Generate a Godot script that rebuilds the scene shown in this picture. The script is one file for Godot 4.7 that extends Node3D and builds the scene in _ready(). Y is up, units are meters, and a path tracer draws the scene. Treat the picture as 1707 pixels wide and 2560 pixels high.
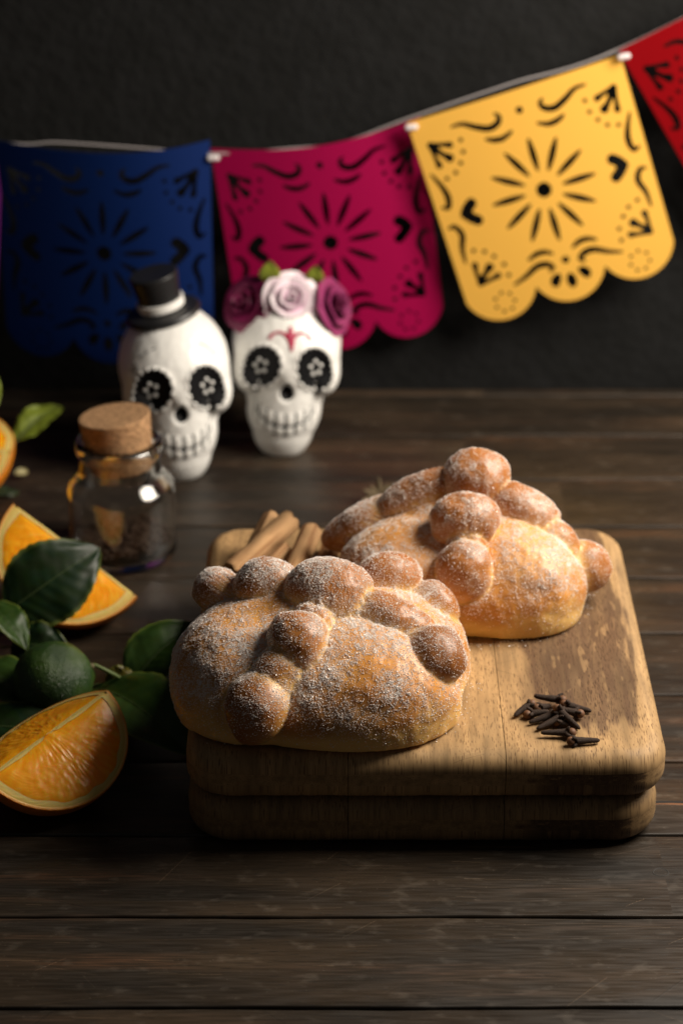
extends Node3D

# ---------------------------------------------------------------- mesh builder
class MB:
	var v := PackedVector3Array()
	var uv := PackedVector2Array()
	var c := PackedColorArray()
	var idx := PackedInt32Array()
	func add(p: Vector3, col := Color.WHITE, t := Vector2.ZERO) -> int:
		v.append(p); c.append(col); uv.append(t)
		return v.size() - 1
	func tri(a: int, b: int, d: int) -> void:
		idx.append(a); idx.append(b); idx.append(d)
	func quad(a: int, b: int, d: int, e: int) -> void:
		tri(a, b, d); tri(a, d, e)
	# rows*cols points already appended from «first», row by row
	func grid(first: int, rows: int, cols: int, wrap := false, flip := false) -> void:
		for i in rows - 1:
			for j in (cols if wrap else cols - 1):
				var a := first + i * cols + j
				var b := first + i * cols + (j + 1) % cols
				if flip: quad(a, b, b + cols, a + cols)
				else: quad(a, a + cols, b + cols, b)
	func mesh(closed := false) -> ArrayMesh:
		if closed:
			var vol := 0.0
			for k in range(0, idx.size(), 3):
				vol += v[idx[k]].dot(v[idx[k + 1]].cross(v[idx[k + 2]]))
			if vol > 0.0:   # front faces run clockwise, so an outward mesh has negative volume here
				for k in range(0, idx.size(), 3):
					var t := idx[k + 1]
					idx[k + 1] = idx[k + 2]; idx[k + 2] = t
		var n := PackedVector3Array()
		n.resize(v.size())
		for k in range(0, idx.size(), 3):
			var a := idx[k]; var b := idx[k + 1]; var d := idx[k + 2]
			var f := (v[d] - v[a]).cross(v[b] - v[a])
			n[a] += f; n[b] += f; n[d] += f
		for k in n.size():
			n[k] = n[k].normalized() if n[k].length_squared() > 1e-30 else Vector3.UP
		var ar := []
		ar.resize(Mesh.ARRAY_MAX)
		ar[Mesh.ARRAY_VERTEX] = v; ar[Mesh.ARRAY_NORMAL] = n
		ar[Mesh.ARRAY_TEX_UV] = uv; ar[Mesh.ARRAY_COLOR] = c; ar[Mesh.ARRAY_INDEX] = idx
		var m := ArrayMesh.new()
		m.add_surface_from_arrays(Mesh.PRIMITIVE_TRIANGLES, ar)
		return m

var rng := RandomNumberGenerator.new()
var M := {}

func rf(a: float, b: float) -> float: return rng.randf_range(a, b)
func sstep(a: float, b: float, x: float) -> float: return smoothstep(a, b, x)

func mat(r: float, col := Color.WHITE, vc := false, spec := 0.5) -> StandardMaterial3D:
	var m := StandardMaterial3D.new()
	m.albedo_color = col.linear_to_srgb()
	m.roughness = r
	m.metallic_specular = spec
	m.vertex_color_use_as_albedo = vc
	return m

func bump(m: StandardMaterial3D, freq: float, cm: float, scale := 1.0, seed_ := 1, oct := 3, world := false, type := FastNoiseLite.TYPE_SIMPLEX_SMOOTH) -> StandardMaterial3D:
	var f := FastNoiseLite.new()
	f.noise_type = type; f.frequency = freq; f.seed = seed_; f.fractal_octaves = oct
	var t := NoiseTexture2D.new()
	t.width = 512; t.height = 512; t.seamless = true; t.noise = f
	m.heightmap_enabled = true
	m.heightmap_texture = t
	m.heightmap_scale = cm
	m.uv1_triplanar = true
	m.uv1_world_triplanar = world
	m.uv1_scale = Vector3.ONE * scale
	return m

func put(called: String, mesh: Mesh, m: Material, parent: Node3D = self) -> MeshInstance3D:
	var o := MeshInstance3D.new()
	o.name = fresh(called, parent)
	o.mesh = mesh
	o.material_override = m
	parent.add_child(o, true)
	return o

func fresh(called: String, parent: Node) -> String:
	if not parent.has_node(called): return called
	var k := 1
	while parent.has_node("%s_%03d" % [called, k]): k += 1
	return "%s_%03d" % [called, k]

func thing(called: String, label: String, category: String, at := Vector3.ZERO, group := "") -> Node3D:
	var o := Node3D.new()
	o.name = fresh(called, self)
	add_child(o, true)
	o.position = at
	tag(o, label, category, group)
	return o

func tag(o: Node3D, label: String, category: String, group := "") -> void:
	o.set_meta("label", label); o.set_meta("category", category)
	if group: o.set_meta("group", group)

func noise(freq: float, seed_: int, oct := 1) -> FastNoiseLite:
	var f := FastNoiseLite.new()
	f.noise_type = FastNoiseLite.TYPE_SIMPLEX_SMOOTH
	f.frequency = freq; f.seed = seed_
	f.fractal_type = FastNoiseLite.FRACTAL_FBM if oct > 1 else FastNoiseLite.FRACTAL_NONE
	f.fractal_octaves = oct
	return f

# 8-bit noise, w x h, features stretched sx and sy times
func field(w: int, h: int, freq: float, sx: int, sy: int, seed_: int, oct := 3) -> PackedByteArray:
	var f := noise(freq, seed_, oct)
	var im := f.get_image(w / sx, h / sy, false, false, true)
	im.convert(Image.FORMAT_L8)
	im.resize(w, h, Image.INTERPOLATE_CUBIC)
	return im.get_data()

func tex(data: PackedByteArray, w: int, h: int) -> ImageTexture:
	return ImageTexture.create_from_image(Image.create_from_data(w, h, false, Image.FORMAT_RGB8, data))

func tex1(data: PackedByteArray, w: int, h: int) -> ImageTexture:
	return ImageTexture.create_from_image(Image.create_from_data(w, h, false, Image.FORMAT_L8, data))

func lathe(prof: PackedVector2Array, seg := 64, closed := true, col := Color.WHITE) -> ArrayMesh:
	var b := MB.new()
	for p in prof:
		for j in seg:
			var a := TAU * j / seg
			b.add(Vector3(p.x * cos(a), p.y, p.x * sin(a)), col)
	b.grid(0, prof.size(), seg, true)
	return b.mesh(closed)

# rounded-off profile through the given corners
func smooth_profile(pts: Array, rad: float, steps := 5) -> PackedVector2Array:
	var out := PackedVector2Array()
	for i in pts.size():
		var p: Vector2 = pts[i]
		if i == 0 or i == pts.size() - 1:
			out.append(p); continue
		var a: Vector2 = pts[i - 1]; var d: Vector2 = pts[i + 1]
		var l := minf(rad, minf(p.distance_to(a), p.distance_to(d)) * 0.49)
		var s := p.move_toward(a, l); var e := p.move_toward(d, l)
		for k in steps + 1:
			var t := float(k) / steps
			out.append(s.lerp(p, t).lerp(p.lerp(e, t), t))
	return out

func tube(path: PackedVector3Array, radii: PackedFloat32Array, seg := 10, col := Color.WHITE, mb: MB = null) -> MB:
	var b := mb if mb else MB.new()
	var first := b.v.size()
	var n := path.size()
	var up := Vector3.UP
	if absf((path[n - 1] - path[0]).normalized().y) > 0.9: up = Vector3.RIGHT
	for i in n:
		var d := (path[mini(i + 1, n - 1)] - path[maxi(i - 1, 0)]).normalized()
		var s := d.cross(up).normalized()
		var w := s.cross(d)
		for j in seg:
			var a := TAU * j / seg
			b.add(path[i] + (s * cos(a) + w * sin(a)) * radii[i], col, Vector2(float(j) / seg, float(i) / n))
	b.grid(first, n, seg, true)
	var c0 := b.add(path[0], col); var c1 := b.add(path[n - 1], col)
	for j in seg:
		b.tri(first + j, first + (j + 1) % seg, c0)
		b.tri(first + (n - 1) * seg + (j + 1) % seg, first + (n - 1) * seg + j, c1)
	return b

func curve(pts: PackedVector3Array, n: int) -> PackedVector3Array:
	var out := PackedVector3Array()
	var m := pts.size()
	for i in n:
		var t := float(i) / (n - 1) * (m - 1)
		var k := mini(int(t), m - 2)
		out.append(pts[k].cubic_interpolate(pts[k + 1], pts[maxi(k - 1, 0)], pts[mini(k + 2, m - 1)], t - k))
	return out

func ball_mesh(r: float, seg := 12, rings := 8) -> SphereMesh:
	var s := SphereMesh.new()
	s.radius = r; s.height = 2 * r; s.radial_segments = seg; s.rings = rings
	return s

# ---------------------------------------------------------------- setting
const WALL_Z := -0.5085
const T := 0.048        # top of the two stacked boards

func make_table() -> void:
	var w := 2048; var h := 512
	var broad := field(w, h, 0.014, 16, 1, 5, 3)
	var fine := field(w, h, 0.16, 16, 1, 6, 3)
	var pores := field(w, h, 0.22, 8, 1, 9, 2)
	var blot := field(w, h, 0.006, 3, 1, 7, 4)
	var pale := field(w, h, 0.03, 2, 1, 8, 4)
	var d := PackedByteArray(); d.resize(w * h * 3)
	var ro := PackedByteArray(); ro.resize(w * h)
	var hm := PackedByteArray(); hm.resize(w * h)
	for i in w * h:
		var f := fine[i] / 255.0 - 0.5
		var b := broad[i] / 255.0 - 0.5
		var bl := blot[i] / 255.0 - 0.5
		var g := 0.62 + 0.16 * f + 0.28 * b + 0.45 * bl
		var orange := clampf((b - 0.10) * 3.0, 0, 1) * clampf(0.5 + f * 2.0, 0, 1) * clampf(0.6 - bl * 2.0, 0, 1)
		var sm := clampf((pale[i] / 255.0 - 0.66) * 4.0, 0, 1) * 0.6
		var por := clampf((pores[i] / 255.0 - 0.70) * 5.0, 0, 1) * clampf(0.6 + bl, 0.2, 1)
		g = maxf(0.14, g) * (1.0 - 0.55 * por)
		d[i * 3] = int(clampf(67 * g + 24 * orange + 24 * sm + 3, 0, 255))
		d[i * 3 + 1] = int(clampf(55 * g + 9 * orange + 23 * sm + 3, 0, 255))
		d[i * 3 + 2] = int(clampf(44 * g + 1 * orange + 21 * sm + 2, 0, 255))
		ro[i] = int(clampf(104 + 60 * f + 50 * sm - 60 * bl + 50 * por, 0, 255))
		hm[i] = int(clampf(150 + 60 * f - 120 * por, 0, 255))
	# scratches along and across the boards, and specks of flour-like dust
	var rs := RandomNumberGenerator.new(); rs.seed = 404
	for k in 420:
		var x := rs.randf() * w; var y := rs.randf() * h
		var a := rs.randf_range(-0.08, 0.08) if k % 5 else rs.randf_range(-1.2, 1.2)
		var l := rs.randi_range(12, 110)
		var up := rs.randf_range(0.6, 1.7)
		for q in l:
			var i := posmod(int(y + q * sin(a)), h) * w + posmod(int(x + q * cos(a)), w)
			for ch in 3: d[i * 3 + ch] = int(clampf(d[i * 3 + ch] * up + (4 if up > 1 else 0), 0, 255))
			hm[i] = maxi(0, hm[i] - 60)
	for k in 900:
		var i := rs.randi_range(0, w * h - 2)
		var v := rs.randi_range(14, 60)
		for ch in 3: d[i * 3 + ch] = mini(255, d[i * 3 + ch] + v)
	var m := mat(1.0)
	m.albedo_texture = tex(d, w, h)
	m.roughness_texture = tex1(ro, w, h)
	m.heightmap_enabled = true
	m.heightmap_texture = tex1(hm, w, h)
	m.heightmap_scale = 0.010
	m.metallic_specular = 0.42
	M.table = m
	var table := Node3D.new()
	table.name = "tabletop"
	table.set_meta("kind", "structure")
	add_child(table)
	var pitch := 0.0623
	var z1 := 0.0604 + 4 * pitch
	var n := 0
	var r2 := RandomNumberGenerator.new(); r2.seed = 77
	while z1 > WALL_Z - 0.02:
		var zf := z1 - 0.0006
		var zb := z1 - pitch + 0.0006
		var b := MB.new()
		var e := 0.0011
		var lift := r2.randf_range(-0.0003, 0.0003)
		var prof := [Vector2(zf, -0.02), Vector2(zf, -e * 1.3), Vector2(zf - e * 0.35, -e * 0.35), Vector2(zf - e, 0)]
		for k in 7: prof.append(Vector2(lerpf(zf - e, zb + e, (k + 1) / 8.0), 0.00025 * sin(PI * (k + 1) / 8.0)))
		prof.append_array([Vector2(zb + e, 0), Vector2(zb + e * 0.35, -e * 0.35), Vector2(zb, -e * 1.3), Vector2(zb, -0.02)])
		var off := Vector2(r2.randf(), r2.randf())
		var nx := 81
		for i in nx:
			var x := lerpf(-0.75, 0.75, i / float(nx - 1))
			var wob := 0.00035 * sin(x * 41 + n * 2.0) + 0.0002 * sin(x * 133 + n)
			for p in prof:
				var q: Vector2 = p
				var zz := q.x + (wob if q.x > (zf + zb) * 0.5 else -wob) * (1.0 if absf(q.x - (zf + zb) * 0.5) > pitch * 0.4 else 0.0)
				b.add(Vector3(x, q.y + lift, zz), Color.WHITE, Vector2(x / 0.62 + off.x, zz / 0.16 + off.y))
		b.grid(0, nx, prof.size())
		var o := put("plank", b.mesh(), m, table)
		z1 -= pitch
		n += 1
	# the thing under the planks, seen only as blackness in the joints
	var base := BoxMesh.new(); base.size = Vector3(1.5, 0.02, 0.9)
	var u := put("underlay", base, mat(0.9, Color(0.01, 0.008, 0.006)), table)
	u.position = Vector3(0, -0.031, -0.12)
	# round plugged knot near the front right corner
	var k := MB.new()
	for i in 3:
		for j in 40:
			var a := TAU * j / 40
			var rr: float = [0.0030, 0.0034, 0.0037][i] * (1.0 + 0.05 * sin(a * 3))
			k.add(Vector3(cos(a) * rr, [0.0003, 0.0006, 0.0003][i], sin(a) * rr * 0.9))
	k.grid(0, 3, 40, true)
	var kn := put("knot", k.mesh(), mat(0.8, Color(0.012, 0.009, 0.007)), table)
	kn.position = Vector3(0.1407, 0.0002, 0.0275)

func sliver(pts: Array, wid: Array, y: float) -> ArrayMesh:
	var b := MB.new()
	for i in pts.size():
		for j in 3:
			b.add(Vector3(pts[i].x, y + (0.0003 if j == 1 else 0.0), pts[i].y + wid[i] * (j - 1)))
	b.grid(0, pts.size(), 3)
	return b.mesh()

func make_split() -> void:
	# the board right of the cutting boards has split: bare orange wood beside a dark gap
	var table := get_node("tabletop")
	var p := []; var q := []; var w := []; var w2 := []
	for i in 22:
		var t := i / 21.0
		var x := lerpf(0.128, 0.230, t)
		var z := -0.0285 - 0.0012 * t + 0.0004 * sin(t * 23.0)
		p.append(Vector2(x, z)); q.append(Vector2(x, z + 0.0017))
		w.append(0.0010 * sqrt(sin(PI * (0.02 + 0.96 * t)))); w2.append((0.0007 + 0.0003 * sin(t * 31.0)) * sqrt(sin(PI * (0.02 + 0.96 * t))))
	put("bare_wood", sliver(q, w2, 0.00042), mat(0.7, Color(0.15, 0.052, 0.010)), table)
	put("gap", sliver(p, w, 0.00046), mat(0.9, Color(0.006, 0.005, 0.004)), table)

func make_wall() -> void:
	var m := bump(mat(0.95, Color(0.0120, 0.0122, 0.0124), false, 0.3), 0.02, 0.07, 9.0, 3, 5, true)
	var f := noise(0.006, 12, 4)
	var t := NoiseTexture2D.new(); t.width = 512; t.height = 512; t.seamless = true; t.noise = f
	var g := Gradient.new()
	g.set_color(0, Color(0.82, 0.82, 0.80)); g.set_color(1, Color(1, 1, 1))
	t.color_ramp = g
	m.albedo_texture = t
	var b := BoxMesh.new(); b.size = Vector3(2.4, 1.2, 0.03)
	var o := put("backdrop_wall", b, m)
	o.position = Vector3(0, 0.55, WALL_Z - 0.015)
	o.set_meta("kind", "structure")

# ---------------------------------------------------------------- cutting boards
func board_inside(x: float, z: float, x0: float, x1: float, z0: float, z1: float, r: float) -> float:
	var cx := (x0 + x1) * 0.5; var cz := (z0 + z1) * 0.5
	var qx := absf(x - cx) - ((x1 - x0) * 0.5 - r); var qz := absf(z - cz) - ((z1 - z0) * 0.5 - r)
	return r - (Vector2(maxf(qx, 0), maxf(qz, 0)).length() + minf(maxf(qx, qz), 0.0))

func make_boards() -> void:
	var w := 1024; var h := 1024
	var grain := field(w, h, 0.055, 1, 16, 21, 3)
	var pore := field(w, h, 0.30, 1, 9, 22, 2)
	var zone := field(w, h, 0.011, 1, 3, 23, 3)
	var patch := field(w, h, 0.03, 1, 4, 24, 3)
	var d := PackedByteArray(); d.resize(w * h * 3)
	var hm := PackedByteArray(); hm.resize(w * h)
	for y in h:
		for x in w:
			var i := y * w + x
			var u := float(x) / w
			var g := grain[i] / 255.0
			var zn := zone[i] / 255.0
			var p := pore[i] / 255.0
			var por := clampf((p - (0.74 - 0.16 * zn)) * 7.0, 0, 1)
			var tone := 0.92 + 0.20 * (g - 0.5) + 0.24 * (zn - 0.5)
			var cr := 172.0 * tone; var cg := 140.0 * tone; var cb := 98.0 * tone
			# grey-brown heartwood across the right-hand stave, with patches of bare yellow wood left in it
			var hw := smoothstep(0.705, 0.745, u + 0.07 * (zn - 0.5)) * smoothstep(0.115, 0.16, 1.0 - float(y) / h + 0.07 * (zn - 0.5) + 0.06 * (g - 0.5))
			hw *= 1.0 - smoothstep(0.945, 0.960, u + 0.05 * (zn - 0.5) + 0.02 * (g - .5))
			hw *= 1.0 - 0.6 * smoothstep(176.0, 206.0, patch[i])
			hw *= 0.78 + 0.9 * (g - 0.42)
			hw = clampf(hw, 0, 1)
			cr = lerpf(cr, 100 * (tone - 0.02), hw); cg = lerpf(cg, 78 * (tone - 0.04), hw); cb = lerpf(cb, 55 * (tone - 0.02), hw)
			por *= 0.34 + 0.85 * hw + 0.25 * zn
			if g < 0.30: por = maxf(por, (0.26 - g) * 2.5 * (0.15 + hw))
			por = clampf(por, 0, 0.85)
			d[i * 3] = int(clampf(lerpf(cr, 60, por), 0, 255))
			d[i * 3 + 1] = int(clampf(lerpf(cg, 42, por), 0, 255))
			d[i * 3 + 2] = int(clampf(lerpf(cb, 26, por), 0, 255))
			hm[i] = int(clampf(140 + 60 * (g - 0.5) - 130 * por, 0, 255))
	var rs := RandomNumberGenerator.new(); rs.seed = 99
	for k in 70:
		var x := rs.randf() * w; var y := rs.randf() * h; var a := rs.randf_range(-0.7, 0.9)
		var dk := rs.randf_range(0.72, 1.15)
		for q in rs.randi_range(30, 190):
			var px := int(x + q * cos(a)); var py := int(y + q * sin(a))
			if px < 0 or py < 0 or px >= w or py >= h: break
			var i := py * w + px
			for ch in 3: d[i * 3 + ch] = int(clampf(d[i * 3 + ch] * dk, 0, 255))
			hm[i] = maxi(0, hm[i] - 90)
	var m := mat(0.62, Color.WHITE, true, 0.35)
	m.albedo_texture = tex(d, w, h)
	m.heightmap_enabled = true; m.heightmap_texture = tex1(hm, w, h); m.heightmap_scale = 0.006
	board("upper scorched wooden cutting board carrying both sugared breads", T - 0.0237, 0.0237, -0.0695, 0.1450, -0.222, 0.0085, 0.02, m, 0)
	board("lower wooden cutting board resting directly on the dark table planks", 0.0002, 0.0237, -0.0693, 0.1425, -0.221, 0.0080, 0.022, m, 1)

func board(label: String, y0: float, th: float, x0: float, x1: float, z0: float, z1: float, r: float, m: Material, k: int) -> void:
	var o := thing("cutting_board", label, "cutting board", Vector3((x0 + x1) * 0.5, y0, (z0 + z1) * 0.5), "stacked cutting boards")
	var cx := o.position.x; var cz := o.position.z
	var e := 0.0088
	var cuts := [x0, 0.0030, 0.0725, x1]
	var nz := noise(60.0, 31 + k, 3)
	for s in 3:
		var a: float = cuts[s] + (0.00015 if s > 0 else 0.0)
		var bx: float = cuts[s + 1] - (0.00015 if s < 2 else 0.0)
		var xs := PackedFloat32Array()
		var N := 44
		for i in N + 1:
			var t := float(i) / N
			if s == 0: t = 1.0 - cos(t * PI * 0.5)
			elif s == 2: t = sin(t * PI * 0.5)
			xs.append(lerpf(a, bx, t))
		if s == 0: xs[0] += 0.00005
		if s == 2: xs[N] -= 0.00005
		var b := MB.new()
		var nt := 70
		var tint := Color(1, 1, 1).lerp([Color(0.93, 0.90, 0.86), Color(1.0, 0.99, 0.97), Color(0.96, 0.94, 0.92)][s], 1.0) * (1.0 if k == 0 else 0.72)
		for i in N + 1:
			var x := xs[i]
			var qx := maxf(absf(x - (x0 + x1) * 0.5) - ((x1 - x0) * 0.5 - r), 0.0)
			var dz := (z1 - z0) * 0.5 - r + sqrt(maxf(r * r - qx * qx, 0.0))
			var zc := (z0 + z1) * 0.5
			for side in [1, -1]:
				for j in nt:
					var t := float(j) / (nt - 1)
					# dense close to both ends
					var q := t * 2.0 - 1.0
					var z := zc + dz * signf(q) * (1.0 - pow(1.0 - absf(q), 2.2)) * (1 if side == 1 else -1)
					var ins := clampf(board_inside(x, z, x0, x1, z0, z1, r), 0.0, e)
					var drop := e - sqrt(maxf(e * e - (e - ins) * (e - ins), 0.0))
					var wv := 0.0005 * nz.get_noise_3d(x, z, side * 0.2)
					if side == 1: wv -= 0.0006 * exp(-pow((x - cuts[1]) / 0.0009, 2)) * 0.4
					var y := th - drop + wv if side == 1 else drop + wv
					y = lerpf(y, th * 0.5 + side * (th * 0.5 - e), 1.0 if ins <= 0.0 else 0.0)
					var vv := (z - z0) / 0.235
					if side == -1: vv = vv + 0.31
					# down the rounded ends the wood is end grain: stretch the map by the arc length
					if ins < e: vv += (0.004 if z > zc else -0.004) * (1.0 - ins / e) / 0.235
					var uu := (x - x0) / (x1 - x0) + (0.0 if k == 0 else 0.013)
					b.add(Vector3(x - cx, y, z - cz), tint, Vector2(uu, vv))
		b.grid(0, N + 1, nt * 2, true)
		for end in [0, N]:
			var f: int = end * nt * 2
			var c0 := b.add(Vector3(xs[end] - cx, th * 0.5, 0), tint)
			for j in nt * 2:
				var q0 := b.add(b.v[f + j], tint, Vector2(0.4, b.v[f + j].y * 4)); var q1 := b.add(b.v[f + (j + 1) % (nt * 2)], tint, Vector2(0.41, 0))
				if end == 0: b.tri(q0, q1, c0)
				else: b.tri(q1, q0, c0)
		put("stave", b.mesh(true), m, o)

# ---------------------------------------------------------------- sweet breads
# blobs: [centre, axis, half length along the axis, radius across, blend, is_ball]
func bread_surface(blobs: Array, base_c: Vector3, base_r: Vector3, seed_: int) -> Dictionary:
	var rows := 190; var cols := 330
	var O := Vector3(0, 0.013, 0)
	var n1 := noise(38.0, seed_, 3); var n2 := noise(210.0, seed_ + 1, 3); var n3 := noise(900.0, seed_ + 2, 2)
	var nb := blobs.size()
	var pre := []
	for q in blobs:
		var cc: Vector3 = O - q[0]
		var ax: Vector3 = (q[1] as Vector3).normalized()
		var L: float = q[2]; var R: float = q[3]
		var k := cc.dot(ax)
		var oo := (cc - ax * k) / R + ax * (k / L)
		pre.append([ax, 1.0 / L, 1.0 / R, oo, oo.length_squared() - 1.0, q[4], q[5], q[6] if q.size() > 6 else 0.0])
	var bo := (O - base_c) / base_r
	var bc := bo.length_squared() - 1.0
	var mb := MB.new()
	var sugar := PackedFloat32Array()
	var pale := Color(0.80, 0.52, 0.180); var gold := Color(0.63, 0.275, 0.060); var brown := Color(0.260, 0.084, 0.019)
	for i in rows:
		var th := PI * i / (rows - 1)
		for j in cols:
			var ph := TAU * j / cols
			var d := Vector3(sin(th) * cos(ph), cos(th), sin(th) * sin(ph))
			var bd := d / base_r
			var A := bd.length_squared(); var B := bd.dot(bo)
			var r0 := (-B + sqrt(maxf(B * B - A * bc, 0.0))) / A
			var r := r0
			var toast := 0.0
			var s3 := d * 0.036
			var dw := (d + Vector3(n1.get_noise_3dv(s3), n1.get_noise_3dv(s3 + Vector3(7, 1, 3)), n1.get_noise_3dv(s3 + Vector3(2, 9, 5))) * 0.055).normalized()
			var ballness := 0.0
			var crease := 0.0
			for q in pre:
				var ax: Vector3 = q[0]
				var k := dw.dot(ax)
				var dd: Vector3 = (dw - ax * k) * q[2] + ax * (k * q[1])
				var oo: Vector3 = q[3]
				var a2 := dd.length_squared(); var b2 := dd.dot(oo)
				var disc: float = b2 * b2 - a2 * q[4]
				var tc := -b2 / a2
				if tc < 0.0: continue
				var rb := tc + (sqrt(disc) / a2 if disc >= 0.0 else -2.0 * sqrt(-disc) / a2)
				var kk: float = q[5]
				if rb < r - 0.012 and rb < r - kk: continue
				var hh := clampf(0.5 + 0.5 * (rb - r) / kk, 0.0, 1.0)
				if q[6]:
					var e := (rb - r) / 0.0028
					crease = maxf(crease * (1.0 - hh * hh), exp(-e * e)); ballness = maxf(ballness * (1.0 - hh), hh)
				else:
					ballness *= 1.0 - hh
				toast = lerpf(toast, q[7], hh)
				r = lerpf(r, rb, hh) + kk * hh * (1.0 - hh)
			var p := O + d * r
			var w1 := n1.get_noise_3dv(p); var w2 := n2.get_noise_3dv(p); var w3 := n3.get_noise_3dv(p)
			r += -0.0015 * crease + 0.0014 * w1 + 0.0006 * w2 * (0.6 + 1.3 * crease) + 0.00010 * w3
			p = O + d * r
			var low := 0.0012 + 0.001 * (w1 + 0.5)
			if p.y < low: p.y = maxf(p.y * 0.06 + low * 0.9, 0.0002)
			var up := (r - r0)
			var b_ := 0.0
			if ballness > 0.3: b_ = sstep(0.0018, 0.0105, up + 0.003 * w1 + 0.001 * w2) * ballness
			var skin := sstep(0.006, 0.022, p.y + 0.008 * w1) * (1.0 - 0.9 * crease)
			var g_ := clampf(skin * (0.80 + 0.40 * w1 + 0.20 * w2) + 0.2 * (1.0 - crease), 0.0, 1.0)
			# the open flanks between the arms bake darkest half way down
			var flank := sstep(0.005, 0.014, p.y) * (1.0 - sstep(0.026, 0.042, p.y)) * (1.0 - ballness) * (1.0 - crease)
			b_ = maxf(b_, flank * clampf(0.42 + 0.8 * n1.get_noise_3d(p.x * 0.7 + 3.0, p.y, p.z * 0.7), 0.0, 0.85))
			b_ = maxf(b_, 0.75 * ballness * sstep(0.10, 0.30, n1.get_noise_3dv(p * 1.7 + Vector3(9, 2, 4))))
			b_ = maxf(b_, toast * sstep(0.0, 0.006, up))
			var col := pale.lerp(gold, g_).lerp(brown, clampf(b_, 0, 1) * 0.80)
			var bald := sstep(0.10, 0.30, n1.get_noise_3dv(p * 1.7 + Vector3(9, 2, 4))) * (0.45 + 0.55 * ballness)
			var nd := n1.get_noise_3d(p.x * 1.1 - 5.0, p.y, p.z * 1.1)
			var dust := sstep(0.012, 0.035, p.y + 0.010 * nd) * clampf(0.56 + 1.5 * nd + 0.5 * w2, 0.0, 1.0)
			dust *= (1.0 - 0.9 * bald) * (1.0 - 0.8 * toast)
			col = col.lerp(Color(0.085, 0.024, 0.008), 0.75 * maxf(toast - 0.3, 0.0))
			sugar.append(dust * (1.0 - 0.35 * ballness) * clampf(0.62 + 1.5 * n3.get_noise_3dv(p * 0.45), 0.05, 1.3))
			var fleck := clampf(dust * (0.26 + 0.30 * w2 + 0.15 * w3), 0.0, 0.45)
			col = col.lerp(Color(0.66, 0.50, 0.40), fleck)
			mb.add(p, col)
	mb.grid(0, rows, cols, true)
	var m := mb.mesh(true)
	return {"mesh": m, "sugar": sugar, "idx": mb.idx, "v": mb.v}

func make_bread(label: String, at: Vector3, base_c: Vector3, base_r: Vector3, blobs: Array, seed_: int, count: int, turn := 0.0) -> void:
	var o := thing("sweet_bread", label, "bread", at, "sugared breads on the board")
	var s := bread_surface(blobs, base_c, base_r, seed_)
	put("crust", s.mesh, M.crust, o)
	var r2 := RandomNumberGenerator.new(); r2.seed = seed_ * 7 + 1
	var idx: PackedInt32Array = s.idx; var v: PackedVector3Array = s.v; var su: PackedFloat32Array = s.sugar
	# area-weighted scatter
	var nt := idx.size() / 3
	var acc := PackedFloat32Array(); acc.resize(nt)
	var total := 0.0
	for k in nt:
		var a := v[idx[k * 3]]; var b := v[idx[k * 3 + 1]]; var c := v[idx[k * 3 + 2]]
		var n := (c - a).cross(b - a)
		var ar := n.length()
		var upw := clampf(0.40 + 0.75 * n.y / maxf(ar, 1e-12), 0.0, 1.0)
		var q: float = su[idx[k * 3]]
		var wgt := upw * (0.10 + 0.35 * sqrt(q) + 0.75 * q * q) if a.y > 0.004 else 0.0
		total += ar * wgt
		acc[k] = total
	var xf: Array[Transform3D] = []
	for k in count:
		var t := acc.bsearch(r2.randf() * total)
		if t >= nt: continue
		var a := v[idx[t * 3]]; var b := v[idx[t * 3 + 1]]; var c := v[idx[t * 3 + 2]]
		var e1 := r2.randf(); var e2 := r2.randf()
		if e1 + e2 > 1.0: e1 = 1 - e1; e2 = 1 - e2
		var p := a + (b - a) * e1 + (c - a) * e2
		var n := (c - a).cross(b - a).normalized()
		var sc := 0.48 + 0.70 * r2.randf() * r2.randf() + (0.5 if r2.randf() < 0.04 else 0.0)
		var bs := Basis.from_euler(Vector3(r2.randf() * TAU, r2.randf() * TAU, r2.randf() * TAU)).scaled(Vector3.ONE * sc)
		xf.append(Transform3D(bs, p + n * 0.00012 * sc))
	var mm := MultiMesh.new()
	mm.transform_format = MultiMesh.TRANSFORM_3D
	var g := BoxMesh.new(); g.size = Vector3(0.00034, 0.00029, 0.00025)
	mm.mesh = g
	mm.instance_count = xf.size()
	for k in xf.size(): mm.set_instance_transform(k, xf[k])
	var mi := MultiMeshInstance3D.new()
	mi.name = "sugar"
	mi.multimesh = mm
	mi.material_override = M.sugar
	mi.set_meta("kind", "stuff")
	o.add_child(mi)

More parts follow.
